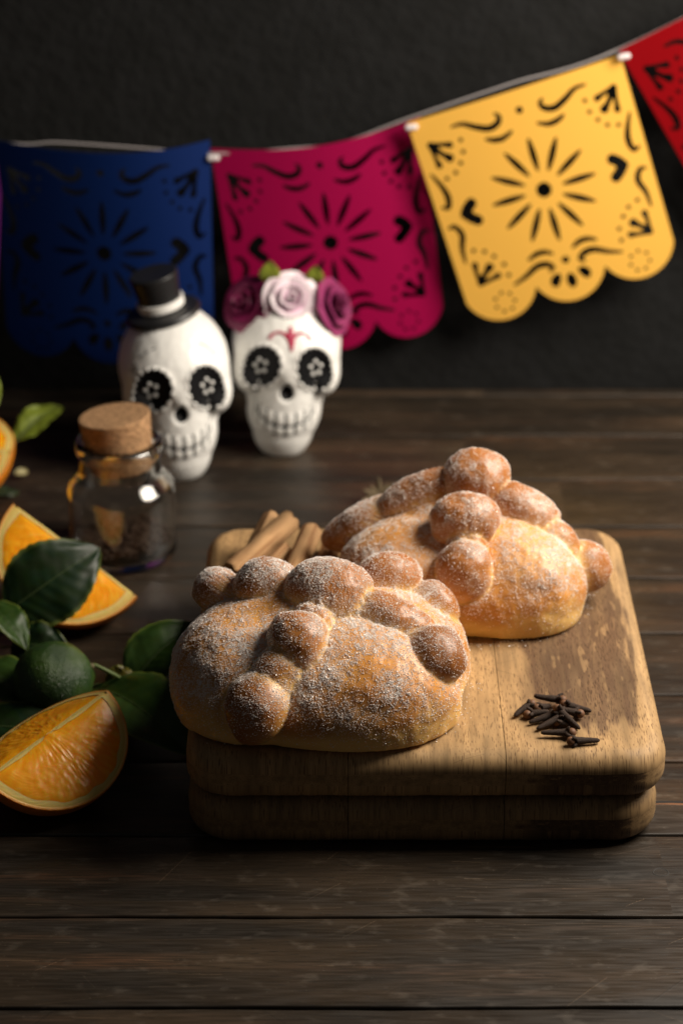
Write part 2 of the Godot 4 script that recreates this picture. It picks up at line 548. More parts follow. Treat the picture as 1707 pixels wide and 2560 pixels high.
func make_spill() -> void:
	var r2 := RandomNumberGenerator.new(); r2.seed = 515
	var xf: Array[Transform3D] = []
	for q in [[-0.0095, -0.0515, 0.066, 0.0600], [0.0590, -0.1470, 0.0600, 0.0560]]:
		for k in 520:
			var a := r2.randf() * TAU
			var e := 0.97 + 0.16 * pow(r2.randf(), 2.2)
			var p := Vector3(q[0] + cos(a) * q[2] * e, T + 0.0002, q[1] + sin(a) * q[3] * e)
			if p.z > -0.002 or p.x < -0.060: continue
			var bs := Basis.from_euler(Vector3(r2.randf() * TAU, r2.randf() * TAU, r2.randf() * TAU)).scaled(Vector3.ONE * r2.randf_range(0.6, 1.5))
			xf.append(Transform3D(bs, p))
	var mm := MultiMesh.new()
	mm.transform_format = MultiMesh.TRANSFORM_3D
	var g := BoxMesh.new(); g.size = Vector3(0.00036, 0.00030, 0.00026)
	mm.mesh = g
	mm.instance_count = xf.size()
	for k in xf.size(): mm.set_instance_transform(k, xf[k])
	var mi := MultiMeshInstance3D.new()
	mi.name = "spilled_sugar"
	mi.multimesh = mm
	mi.material_override = M.sugar
	mi.set_meta("kind", "stuff")
	tag(mi, "scattered sugar grains fallen on the board around both breads", "sugar")
	add_child(mi)

func make_breads() -> void:
	M.crust = mat(0.34, Color.WHITE, true, 0.4)
	M.crust.subsurf_scatter_enabled = true
	M.crust.subsurf_scatter_strength = 0.12
	M.sugar = mat(0.22, Color(0.86, 0.80, 0.75), false, 0.6)
	var U := Vector3.UP
	var one := [
		# broad swells of the dough between the arms
		[Vector3(0.002, 0.0180, -0.003), Vector3(1, 0, 0), 0.0430, 0.0320, 0.014, false],
		[Vector3(0.020, 0.0100, 0.025), Vector3(1, 0, 0.15), 0.0420, 0.0318, 0.014, false],
		[Vector3(-0.034, 0.0110, 0.012), Vector3(-0.2, 0, 1), 0.0400, 0.0320, 0.014, false],
		[Vector3(0.034, 0.0110, -0.012), Vector3(0, 0, 1), 0.0390, 0.0315, 0.014, false],
		# arms of the cross: necks first, then the knobs
		[Vector3(-0.0185, 0.0310, 0.0400), Vector3(-0.5, -0.55, 0.6), 0.0180, 0.0122, 0.0050, true],
		[Vector3(-0.0035, 0.0425, 0.0160), Vector3(-0.2, -0.15, 1), 0.0160, 0.0112, 0.0050, true],
		[Vector3(0.0300, 0.0400, 0.0080), Vector3(1, -0.30, 0.30), 0.0250, 0.0120, 0.0050, true],
		[Vector3(-0.0100, 0.0412, 0.0300), Vector3(-0.3, -0.2, 1), 0.0158, 0.0150, 0.0044, true],
		[Vector3(-0.0275, 0.0212, 0.0515), Vector3(-0.25, -1, 0.5), 0.0172, 0.0136, 0.0048, true, 0.45],
		[Vector3(0.0515, 0.0310, 0.0240), Vector3(0.5, -0.6, 0.5), 0.0142, 0.0134, 0.0046, true, 0.8],
		[Vector3(-0.0245, 0.0440, -0.0160), Vector3(-1, -0.2, -0.3), 0.0160, 0.0140, 0.0054, true],
		[Vector3(-0.0480, 0.0370, -0.0270), Vector3(-1, -0.5, -0.5), 0.0120, 0.0112, 0.0054, true],
		[Vector3(0.0310, 0.0430, -0.0240), Vector3(1, -0.25, -0.6), 0.0165, 0.0142, 0.0054, true],
		[Vector3(0.0520, 0.0320, -0.0170), Vector3(0.3, -1, 0.1), 0.0140, 0.0115, 0.0059, true],
		[Vector3(0.0040, 0.0460, -0.0020), Vector3(1, 0, 0.2), 0.0222, 0.0190, 0.0040, true],
	]
	make_bread("front sugar-dusted sweet bread, nearer one, with bone-shaped dough knobs", Vector3(-0.0095, T, -0.0515), Vector3(0, 0.0130, 0), Vector3(0.0655, 0.0335, 0.0590), one, 101, 100000)
	var two := [
		# the mound under the crossing, then the swells between the arms
		[Vector3(0.004, 0.0200, -0.006), Vector3(1, 0, 0), 0.0370, 0.0330, 0.014, false],
		[Vector3(0.026, 0.0120, 0.020), Vector3(1, 0, 0.2), 0.0345, 0.0330, 0.010, false],
		[Vector3(-0.027, 0.0120, 0.018), Vector3(1, 0, 0.4), 0.0340, 0.0320, 0.010, false],
		[Vector3(0.0005, 0.0400, 0.0330), Vector3(-0.1, -0.7, 0.6), 0.0150, 0.0100, 0.0059, true],
		[Vector3(-0.0195, 0.0470, -0.0110), Vector3(-1, -0.45, -0.05), 0.0260, 0.0112, 0.0059, true],
		[Vector3(-0.0475, 0.0305, -0.0140), Vector3(-1, -0.60, 0.10), 0.0240, 0.0112, 0.0059, true],
		[Vector3(0.0005, 0.0505, 0.0225), Vector3(1, 0.05, 0.1), 0.0176, 0.0138, 0.0040, true],
		[Vector3(-0.0010, 0.0330, 0.0440), Vector3(-0.1, -1, 0.4), 0.0162, 0.0138, 0.0042, true],
		[Vector3(0.0310, 0.0435, 0.0020), Vector3(1, -0.65, 0.2), 0.0190, 0.0128, 0.0050, true],
		[Vector3(0.0470, 0.0290, 0.0100), Vector3(0.6, -1, 0.1), 0.0170, 0.0112, 0.0050, true],
		[Vector3(0.0595, 0.0190, 0.0095), Vector3(0.3, -1, 0.0), 0.0142, 0.0132, 0.0044, true],
		[Vector3(0.0070, 0.0580, -0.0090), Vector3(1, 0, 0), 0.0178, 0.0150, 0.0040, true],
	]
	make_bread("rear sugar-dusted sweet bread, farther one, beside the right edge of the board", Vector3(0.0590, T, -0.1470), Vector3(0, 0.0140, 0), Vector3(0.0585, 0.0300, 0.0545), two, 202, 58000)

# ---------------------------------------------------------------- cloves and cinnamon
func clove_mesh_stem(l: float, bend: float, r2: RandomNumberGenerator) -> ArrayMesh:
	var p := PackedVector3Array(); var r := PackedFloat32Array()
	for i in 12:
		var t := i / 11.0
		p.append(Vector3(bend * sin(t * PI), 0, t * l))
		r.append((0.00095 + 0.00095 * t) * (0.55 if i == 0 else 1.0) * r2.randf_range(0.94, 1.06))
	return tube(p, r, 9).mesh(true)

func make_cloves() -> void:
	M.clove = bump(mat(0.75, Color(0.034, 0.020, 0.013), false, 0.35), 0.05, 0.03, 90.0, 9, 3)
	M.clove_head = mat(0.6, Color(0.130, 0.060, 0.028), false, 0.4)
	var ends := [
		[0.0875, 0.0528, -0.0367, 0.0992, 0.0518, -0.0349, "topmost clove of the pile, lying crosswise at its back"],
		[0.0779, 0.0495, -0.0242, 0.0854, 0.0510, -0.0314, "clove lying apart at the left end of the pile, head up"],
		[0.0936, 0.0512, -0.0252, 0.0850, 0.0500, -0.0250, "reddish clove wedged behind the left stems of the pile"],
		[0.0842, 0.0495, -0.0185, 0.0955, 0.0512, -0.0227, "dark clove second from the front on the pile's left"],
		[0.0873, 0.0495, -0.0133, 0.0980, 0.0516, -0.0198, "thick clove with pale tan head in the middle of the pile"],
		[0.1130, 0.0495, -0.0285, 0.1021, 0.0510, -0.0314, "clove with shiny bud whose stem points right at the back"],
		[0.0959, 0.0540, -0.0238, 0.1063, 0.0512, -0.0240, "clove lying on top across the middle, tan head to the right"],
		[0.1064, 0.0500, -0.0124, 0.0978, 0.0540, -0.0218, "slim clove leaning down the right side of the pile"],
		[0.0887, 0.0502, -0.0088, 0.1012, 0.0505, -0.0084, "clove lying straight at the pile's front, head to the right"],
		[0.1144, 0.0496, -0.0033, 0.1027, 0.0502, -0.0017, "frontmost clove with round shiny bud, nearest the board's front edge"],
		[0.1064, 0.0492, -0.0147, 0.0979, 0.0498, -0.0180, "clove half hidden under the right side of the pile"],
		[0.0950, 0.0495, -0.0336, 0.0897, 0.0495, -0.0315, "short broken clove under the topmost clove"],
	]
	var r2 := RandomNumberGenerator.new(); r2.seed = 5
	for q in ends:
		var a := Vector3(q[0], q[1], q[2]); var b := Vector3(q[3], q[4], q[5])
		var o := thing("clove", q[6], "clove", a, "cloves piled on the board")
		var l := a.distance_to(b)
		o.basis = Basis.looking_at(a - b, Vector3.UP) * Basis(Vector3.BACK, r2.randf() * TAU)
		clove_parts(o, l, r2)

func clove_parts(o: Node3D, l: float, r2: RandomNumberGenerator) -> void:
	put("stem", clove_mesh_stem(l - 0.0008, r2.randf_range(-0.0004, 0.0004), r2), M.clove, o)
	var bud := put("bud", ball_mesh(0.0021, 14, 10), M.clove_head, o)
	bud.position = Vector3(0, 0, l + 0.0012)
	for k in 4:
		var a := TAU * k / 4 + r2.randf() * 0.4
		var d := Vector3(cos(a), sin(a), 0)
		var base := Vector3(0, 0, l - 0.0012)
		var p := PackedVector3Array([base + d * 0.0009, base + d * 0.0020 + Vector3(0, 0, 0.0008), base + d * r2.randf_range(0.0027, 0.0034) + Vector3(0, 0, r2.randf_range(0.0012, 0.0022))])
		put("sepal", tube(p, PackedFloat32Array([0.0009, 0.0010, 0.0005]), 6).mesh(true), M.clove, o)

func quill_mesh(l: float, r: float, seed_: int) -> ArrayMesh:
	# two scrolls rolled in from both edges of one bark strip
	var r2 := RandomNumberGenerator.new(); r2.seed = seed_
	var sec := PackedVector2Array()
	var N := 34
	for i in N:
		var t := float(i) / (N - 1)
		var a := t * TAU * 1.45 + 0.3
		sec.append(Vector2(cos(a), sin(a)) * r * (1.0 - 0.34 * t))
	for i in N:
		var t := 1.0 - float(i) / (N - 1)
		var a := t * TAU * 1.45 + 0.3
		sec.append(Vector2(cos(a), sin(a)) * (r * (1.0 - 0.34 * t) - 0.0009))
	var nz := noise(120.0, seed_, 2)
	var b := MB.new()
	var rows := 26
	for i in rows:
		var z := l * i / (rows - 1)
		for p in sec:
			var q: Vector2 = p * (1.0 + 0.07 * nz.get_noise_2d(z * 0.4, p.angle() * 0.006 + seed_))
			var rag := (0.0012 * nz.get_noise_2d(q.x * 4, q.y * 4) if i == 0 or i == rows - 1 else 0.0)
			var tone := 0.85 + 0.5 * nz.get_noise_3d(q.x * 0.6, q.y * 0.6, z * 0.25)
			b.add(Vector3(q.x, q.y, z + rag), Color(0.52, 0.310, 0.150).lerp(Color(0.30, 0.140, 0.06), clampf(nz.get_noise_3d(q.x * 2.5, q.y * 2.5, z * 0.12) * 2.0, 0, 0.8)) * tone)
	b.grid(0, rows, sec.size(), true)
	for e in [0, rows - 1]:
		var f: int = e * sec.size()
		for i in N - 1:
			var j := 2 * N - 1 - i
			b.quad(f + i, f + i + 1, f + j - 1, f + j)
	return b.mesh()

func make_cinnamon() -> void:
	M.cinnamon = bump(mat(0.8, Color.WHITE, true, 0.3), 0.06, 0.05, 60.0, 4, 3)
	var list := [
		[Vector3(-0.0540, T + 0.0085, -0.1490), Vector3(-0.0255, T + 0.0215, -0.1815), 0.0064, "cinnamon stick leaning up highest across the back sticks"],
		[Vector3(-0.0500, T + 0.0060, -0.1500), Vector3(-0.0360, T + 0.0190, -0.1900), 0.0058, "cinnamon stick standing up behind the highest one, its left neighbour"],
		[Vector3(-0.0440, T + 0.0055, -0.1420), Vector3(-0.0290, T + 0.0075, -0.1770), 0.0052, "cinnamon stick lying flat under the leaning one"],
		[Vector3(-0.0260, T + 0.0075, -0.1400), Vector3(-0.0150, T + 0.0120, -0.1880), 0.0064, "cinnamon stick with cracked curled end between both breads"],
		[Vector3(-0.0240, T + 0.0052, -0.1360), Vector3(-0.0225, T + 0.0060, -0.1740), 0.0048, "thin cinnamon stick low behind the front bread's centre knob"],
		[Vector3(-0.0110, T + 0.0055, -0.1400), Vector3(-0.0035, T + 0.0085, -0.1900), 0.0052, "cinnamon stick closest to the rear bread's left arm"],
	]
	var k := 0
	for q in list:
		var a: Vector3 = q[0]; var b: Vector3 = q[1]
		var o := MeshInstance3D.new()
		o.name = fresh("cinnamon_stick", self)
		o.mesh = quill_mesh(a.distance_to(b), q[2], 40 + k)
		o.material_override = M.cinnamon
		add_child(o, true)
		o.transform = Transform3D(Basis.looking_at(a - b, Vector3.UP) * Basis(Vector3.BACK, k * 1.3), a)
		tag(o, q[3], "cinnamon stick", "cinnamon sticks behind the front bread")
		k += 1

# ---------------------------------------------------------------- spice jar
func make_jar() -> void:
	var at := Vector3(-0.1205, 0.0004, -0.281)
	var o := thing("spice_jar", "small clear glass jar with cork stopper half full of dark cloves", "jar", at)
	var outer := [Vector2(0.0001, 0.0), Vector2(0.0262, 0.0), Vector2(0.0294, 0.0026), Vector2(0.0296, 0.0415), Vector2(0.0228, 0.0500), Vector2(0.0212, 0.0600), Vector2(0.0238, 0.0618), Vector2(0.0240, 0.0672), Vector2(0.0222, 0.0692)]
	var inner := [Vector2(0.0196, 0.0692), Vector2(0.0190, 0.0590), Vector2(0.0198, 0.0490), Vector2(0.0270, 0.0400), Vector2(0.0274, 0.0060), Vector2(0.0240, 0.0036), Vector2(0.0001, 0.0042)]
	var prof := smooth_profile(outer, 0.003)
	prof.append_array(smooth_profile(inner, 0.003))
	var g := mat(0.02, Color(0.97, 0.98, 0.97, 0.0))
	g.refraction_enabled = true
	g.refraction_scale = 0.05
	put("glass_body", lathe(prof, 96), g, o)
	# cork, pushed in a little askew
	var ck := bump(mat(0.85, Color.WHITE, true, 0.3), 0.08, 0.05, 40.0, 14, 4)
	var cp := smooth_profile([Vector2(0.0001, -0.016), Vector2(0.0170, -0.016), Vector2(0.0196, 0.0145), Vector2(0.0001, 0.0145)], 0.0009, 3)
	var dense := PackedVector2Array()
	for i in cp.size() - 1:
		var n := maxi(1, int(cp[i].distance_to(cp[i + 1]) / 0.0007))
		for k in n: dense.append(cp[i].lerp(cp[i + 1], float(k) / n))
	dense.append(cp[cp.size() - 1])
	var b := MB.new()
	var nz := noise(350.0, 8, 3); var nz2 := noise(1100.0, 9, 2)
	for p in dense:
		for j in 120:
			var a := TAU * j / 120
			var q := Vector3(p.x * cos(a), p.y, p.x * sin(a))
			var s := 0.75 + 0.5 * nz.get_noise_3dv(q) + 0.4 * nz2.get_noise_3dv(q)
			var pit := clampf((nz.get_noise_3dv(q * 1.5 + Vector3.ONE) - 0.33) * 5.0, 0, 1)
			var cc := Color(0.54, 0.315, 0.160) * clampf(s, 0.3, 1.3)
			b.add(q, cc.lerp(Color(0.11, 0.05, 0.02), pit * 0.8))
	b.grid(0, dense.size(), 120, true)
	var cork := put("cork", b.mesh(true), ck, o)
	cork.position = Vector3(-0.0006, 0.0685, 0)
	cork.rotation_degrees = Vector3(-3, 0, 6)
	# cloves heaped inside: beyond counting through the glass
	var stem := tube(PackedVector3Array([Vector3(0, 0, -0.005), Vector3(0, 0, 0), Vector3(0, 0, 0.0042)]), PackedFloat32Array([0.0008, 0.0011, 0.0014]), 7)
	tube(PackedVector3Array([Vector3(0, 0, 0.0040), Vector3(0, 0, 0.0056), Vector3(0, 0, 0.0070)]), PackedFloat32Array([0.0018, 0.0019, 0.0006]), 7, Color(1.7, 1.4, 1.2), stem)
	for k in 4:
		var a := TAU * k / 4
		var d := Vector3(cos(a), sin(a), 0)
		tube(PackedVector3Array([d * 0.0008 + Vector3(0, 0, 0.003), d * 0.0024 + Vector3(0, 0, 0.0046)]), PackedFloat32Array([0.0006, 0.0003]), 5, Color.WHITE, stem)
	var mm := MultiMesh.new()
	mm.transform_format = MultiMesh.TRANSFORM_3D
	mm.mesh = stem.mesh()
	var r2 := RandomNumberGenerator.new(); r2.seed = 31
	mm.instance_count = 230
	for k in 230:
		var rr := 0.0205 * sqrt(r2.randf()); var a := r2.randf() * TAU
		var top := 0.0115 + 0.0030 * cos(a + 0.5) * rr / 0.02
		var y := 0.0065 + (top - 0.0065) * pow(r2.randf(), 0.5)
		var bs := Basis.from_euler(Vector3(r2.randf_range(-0.5, 0.5), r2.randf() * TAU, r2.randf() * TAU))
		mm.set_instance_transform(k, Transform3D(bs, Vector3(rr * cos(a), y, rr * sin(a))))
	var mi := MultiMeshInstance3D.new()
	mi.name = "jar_cloves"
	mi.multimesh = mm
	mi.material_override = mat(0.7, Color(0.058, 0.032, 0.018), true, 0.4)
	mi.position = at
	mi.set_meta("kind", "stuff")
	tag(mi, "loose heap of dark dried cloves inside the glass jar", "cloves")
	add_child(mi)

# ---------------------------------------------------------------- oranges
# flat outline (x along the core, y down towards the peel) as a bulging sheet
func flesh_sheet(outline: PackedVector2Array, centre: Vector2, seed_: int, thick: float) -> ArrayMesh:
	var b := MB.new()
	var rings := 46; var n := outline.size()
	var nz := noise(300.0, seed_, 2); var nf := noise(160.0, seed_ + 3, 2)
	for i in rings:
		var s := pow(float(i) / (rings - 1), 0.8)
		for j in n:
			var p := centre.lerp(outline[j], s)
			# juice sacs run from the core to the peel
			var ang := atan2(p.y + 0.012, p.x)
			var rad := Vector2(p.x, p.y + 0.012).length()
			var sac := nz.get_noise_2d(ang * 0.045, rad * 0.30)
			var cell := nf.get_noise_2d(p.x, p.y)
			var hgt := thick * (1.0 - pow(s, 6.0)) + (0.00022 * sac + 0.00022 * cell) * (1.0 - pow(s, 10.0))
			var k := clampf(0.5 + 0.9 * sac, 0, 1)
			var col := Color(0.93, 0.31, 0.004).lerp(Color(0.97, 0.41, 0.012), k)
			col = col.lerp(Color(0.86, 0.52, 0.14), clampf((sac - 0.45) * 2.0, 0, 0.45))
			b.add(Vector3(p.x, -p.y, hgt), col)
	b.grid(0, rings, n, true, true)
	return b.mesh()

func strip_sheet(inner: PackedVector2Array, outer: PackedVector2Array, h0: float, h1: float, cols: Array, seed_: int) -> ArrayMesh:
	var b := MB.new()
	var n := inner.size()
	var nz := noise(500.0, seed_, 2)
	for i in 7:
		var s := i / 6.0
		for j in n:
			var p := inner[j].lerp(outer[j], s)
			var w := nz.get_noise_2d(p.x, p.y)
			b.add(Vector3(p.x, -p.y, lerpf(h0, h1, s) + 0.00022 * w * sin(s * PI)), (cols[0] as Color).lerp(cols[1], clampf(s + 0.25 * w, 0, 1)))
	b.grid(0, 7, n, true, true)
	return b.mesh()

# wedge: core along local x, peel below; ang = opening angle of the wedge
func make_wedge(label: String, at: Vector3, bas: Basis, R: float, ang: float, seed_: int, sx := 1.0) -> Node3D:
	var o := thing("orange_wedge", label, "orange wedge", at, "cut orange pieces")
	o.basis = bas
	var b := MB.new()
	var nz := noise(700.0, seed_, 2)
	var na := 70; var np := 90
	var tp := 0.0014
	for i in na:
		var a := lerpf(-ang * 0.5, ang * 0.5, i / float(na - 1))
		for j in np:
			var ph := PI * j / (np - 1)
			var d := Vector3(cos(ph) * sx, -sin(ph) * cos(a), sin(ph) * sin(a))
			var p := d * R * (1.0 + 0.004 * nz.get_noise_3dv(d * 0.05))
			b.add(p, Color(0.80, 0.235, 0.008) * (0.94 + 0.2 * nz.get_noise_3dv(d * 0.02)))
	b.grid(0, na, np)
	for i in na:
		var a := lerpf(-ang * 0.5, ang * 0.5, i / float(na - 1))
		for j in np:
			var ph := PI * j / (np - 1)
			b.add(Vector3(cos(ph) * sx, -sin(ph) * cos(a), sin(ph) * sin(a)) * (R - tp), Color(0.85, 0.52, 0.16))
	b.grid(na * np, na, np, false, true)
	for e in [0, na - 1]:
		for j in np - 1:
			var f: int = e * np + j
			if e == 0: b.quad(f, f + 1, na * np + f + 1, na * np + f)
			else: b.quad(f + 1, f, na * np + f, na * np + f + 1)
	put("peel", b.mesh(), M.peel, o)
	for side in [1, -1]:
		var outer := PackedVector2Array(); var fl := PackedVector2Array()
		var n := 150
		var c := Vector2(0, R * 0.46)
		for j in n:
			var th := TAU * j / n
			var d := Vector2(cos(th), sin(th))
			# ray from c to the half disc (radius rr, top at y=0)
			outer.append(c + d * half_disc(c, d, R - tp, 0.0, sx))
			var wig := 0.0005 * sin(th * 5 + seed_) + 0.0004 * sin(th * 11 + seed_ * 2)
			var q := half_disc(c, d, R - tp - 0.0023, 0.0003, sx)
			# rounded corners
			var corner := absf(d.x) * (1.0 - clampf((d.y + 0.5) * 1.2, 0.0, 1.0))
			fl.append(c + d * (q * (1.0 - 0.06 * corner) + wig))
		var face := Node3D.new()
		face.name = fresh("cut_face", o)
		o.add_child(face, true)
		if side == 1: face.basis = Basis(Vector3.RIGHT, -ang * 0.5)
		else: face.basis = Basis(Vector3.RIGHT, ang * 0.5) * Basis(Vector3.UP, PI)
		put("pith", strip_sheet(fl, outer, 0.0004, 0.0, [Color(0.85, 0.58, 0.20), Color(0.78, 0.46, 0.10)], seed_), M.pith, face)
		put("flesh", flesh_sheet(fl, c, seed_ + side, 0.0013), M.flesh, face)
	var cp := PackedVector3Array(); var cr := PackedFloat32Array()
	for i in 24:
		var t := i / 23.0
		cp.append(Vector3(lerpf(-R * sx * 0.93, R * sx * 0.93, t), -0.0008 + 0.0004 * sin(i * 1.7), 0.0003 * sin(i * 2.3)))
		cr.append(0.0007 * sqrt(maxf(sin(PI * (0.06 + 0.88 * t)), 0.05)) * (1.0 + 0.12 * sin(i * 2.9)))
	put("core", tube(cp, cr, 10, Color(0.84, 0.46, 0.11)).mesh(true), M.pith, o)
	return o

func half_disc(c: Vector2, d: Vector2, r: float, top: float, sx: float) -> float:
	var dd := Vector2(d.x / sx, d.y); var cc := Vector2(c.x / sx, c.y)
	var A := dd.length_squared(); var B := dd.dot(cc); var C := cc.length_squared() - r * r
	var t := (-B + sqrt(maxf(B * B - A * C, 0.0))) / A
	if d.y < -0.001: t = minf(t, (top - c.y) / d.y)
	return t

func make_oranges() -> void:
	M.peel = bump(mat(0.38, Color.WHITE, true, 0.5), 0.09, 0.035, 34.0, 17, 2)
	M.peel.subsurf_scatter_enabled = true; M.peel.subsurf_scatter_strength = 0.1
	M.pith = mat(0.65, Color.WHITE, true, 0.4)
	M.pith.subsurf_scatter_enabled = true; M.pith.subsurf_scatter_strength = 0.4
	M.flesh = mat(0.36, Color.WHITE, true, 0.5)
	M.flesh.subsurf_scatter_enabled = true; M.flesh.subsurf_scatter_strength = 0.4
	# frames: core direction, then up (away from the peel)
	make_wedge("large juicy orange wedge in front, nearest the camera, below the lime", Vector3(-0.1340, 0.0345, -0.0330), frame_of(Vector3(0.056, 0.018, -0.056), Vector3(0.08, 1, 0.06)), 0.0372, deg_to_rad(122), 3)
	make_wedge("orange wedge half covered by a dark leaf, in front of the glass jar", Vector3(-0.1385, 0.0405, -0.2060), frame_of(Vector3(0.062, -0.035, 0.031), Vector3(0.12, 1, -0.12)), 0.0412, deg_to_rad(92), 5)
	make_wedge("orange piece at the left edge beyond the jar, partly cut off", Vector3(-0.2270, 0.0300, -0.3600), frame_of(Vector3(1, -0.06, 0.15), Vector3(-0.15, 0.85, 0.35)), 0.0380, deg_to_rad(150), 8)

func frame_of(x: Vector3, up: Vector3) -> Basis:
	var a := x.normalized()
	var y := (up - a * up.dot(a)).normalized()
	return Basis(a, y, a.cross(y))

# ---------------------------------------------------------------- lime and leaves
func make_lime() -> void:
	var o := thing("lime", "small whole dark green lime sitting among leaves behind the front orange wedge", "lime", Vector3(-0.1408, 0.0182, -0.1110))
	var b := MB.new()
	var nz := noise(90.0, 61, 2); var np := noise(900.0, 62, 1)
	for i in 90:
		var th := PI * i / 89.0
		for j in 140:
			var ph := TAU * j / 140
			var d := Vector3(sin(th) * cos(ph), cos(th), sin(th) * sin(ph))
			var r := 0.0186 * (1.0 + 0.06 * d.y * d.y) + 0.0012 * exp(-pow((1.0 - d.y) / 0.02, 2)) - 0.0006 * exp(-pow((1.0 + d.y) / 0.03, 2))
			r += 0.0003 * nz.get_noise_3dv(d * 0.02) - 0.00016 * clampf(np.get_noise_3dv(d * 0.02) * 2.0, 0, 1)
			var col := Color(0.016, 0.040, 0.010).lerp(Color(0.034, 0.068, 0.010), clampf(0.5 + 0.9 * nz.get_noise_3dv(d * 0.01), 0, 1))
			b.add(d * r, col)
	b.grid(0, 90, 140, true)
	var lm := bump(mat(0.33, Color.WHITE, true, 0.5), 0.07, 0.05, 42.0, 19, 2)
	var rd := put("rind", b.mesh(true), lm, o)
	rd.basis = frame_of(Vector3(0.2, 1, 0.3), Vector3(1, 0.25, -0.25))
	var st := put("stem_button", ball_mesh(0.0016, 12, 8), mat(0.8, Color(0.09, 0.075, 0.03)), o)
	st.position = Vector3(1, 0.25, -0.25).normalized() * 0.0196
	var scar := put("blossom_scar", ball_mesh(0.0011, 10, 6), mat(0.8, Color(0.08, 0.05, 0.03)), o)
	scar.position = Vector3(-0.25, -0.52, 0.80).normalized() * 0.0182
	var tw := thing("lime_twig", "thin green twig joining the lime to the leaves on its right", "twig", Vector3(-0.1215, 0.018, -0.117))
	put("stalk", tube(curve(PackedVector3Array([Vector3(0, 0.005, 0), Vector3(0.006, 0.002, 0.0005), Vector3(0.013, -0.004, -0.002), Vector3(0.020, -0.008, -0.004)]), 14), PackedFloat32Array([0.0011, 0.001, 0.001, 0.001, 0.001, 0.001, 0.0011, 0.0012, 0.001, 0.001, 0.001, 0.001, 0.0011, 0.0008]), 8).mesh(true), mat(0.6, Color(0.07, 0.10, 0.018)), tw)

# spine from base to tip through a raised middle; «nrm» is the side that faces up
func make_leaf(label: String, base: Vector3, tip: Vector3, nrm: Vector3, width: float, lift: float, fold: float, curl: float, tone: Color, seed_: int, shape := 0.0) -> Node3D:
	var o := thing("citrus_leaf", label, "leaf", base, "loose citrus leaves")
	var n := 40; var m := 17
	var d := tip - base
	var L := d.length()
	var dn := d / L
	var N := (nrm - dn * nrm.dot(dn)).normalized()
	var S := dn.cross(N)
	var nz := noise(55.0, seed_, 2)
	var b := MB.new()
	var spine := PackedVector3Array()
	for side in [1, -1]:
		for i in n:
			var t := i / float(n - 1)
			var w := width * 0.5 * pow(sin(PI * pow(t, 0.82 + shape)), 0.72) * (1.0 if t < 0.995 else 0.0)
			var mid := d * t + N * (lift * sin(PI * t) - curl * t * t * t)
			if side == 1: spine.append(mid)
			for j in m:
				var s := (j / float(m - 1)) * 2.0 - 1.0
				var edge := 1.0 + 0.018 * sin(t * 70.0 + s * 2.0) * absf(s)
				var h := fold * absf(s) * w - fold * 0.55 * s * s * w + 0.0022 * nz.get_noise_2d(t * 0.05, s * 0.02 + seed_) * absf(s)
				var vein := sin((t - absf(s) * 0.17) * 62.0)
				h += 0.00016 * vein * (1.0 - absf(s) * 0.6)
				var p := mid + S * (s * w * edge) + N * (h + (0.00022 if side == 1 else -0.00022) * (1.0 - pow(absf(s), 8.0)))
				var col := tone * (0.90 + 0.35 * nz.get_noise_2d(t * 0.06 + 3.0, s * 0.03) + 0.10 * maxf(vein, 0.0))
				if absf(s) > 0.93: col = col.lerp(Color(0.16, 0.19, 0.03), 0.5)
				if side == -1: col = col.lerp(Color(0.16, 0.20, 0.06), 0.5)
				b.add(p, col)
		b.grid((0 if side == 1 else n * m), n, m, false, side == -1)
	put("blade", b.mesh(), M.leaf, o)
	var rr := PackedFloat32Array()
	for i in n: rr.append(0.00062 * (1.0 - 0.75 * i / float(n - 1)))
	var raised := PackedVector3Array()
	for i in n: raised.append(spine[i] + N * 0.00020)
	raised.insert(0, -dn * 0.006 - N * 0.001); rr.insert(0, 0.0008)
	put("midrib", tube(raised, rr, 6).mesh(true), M.rib, o)
	return o

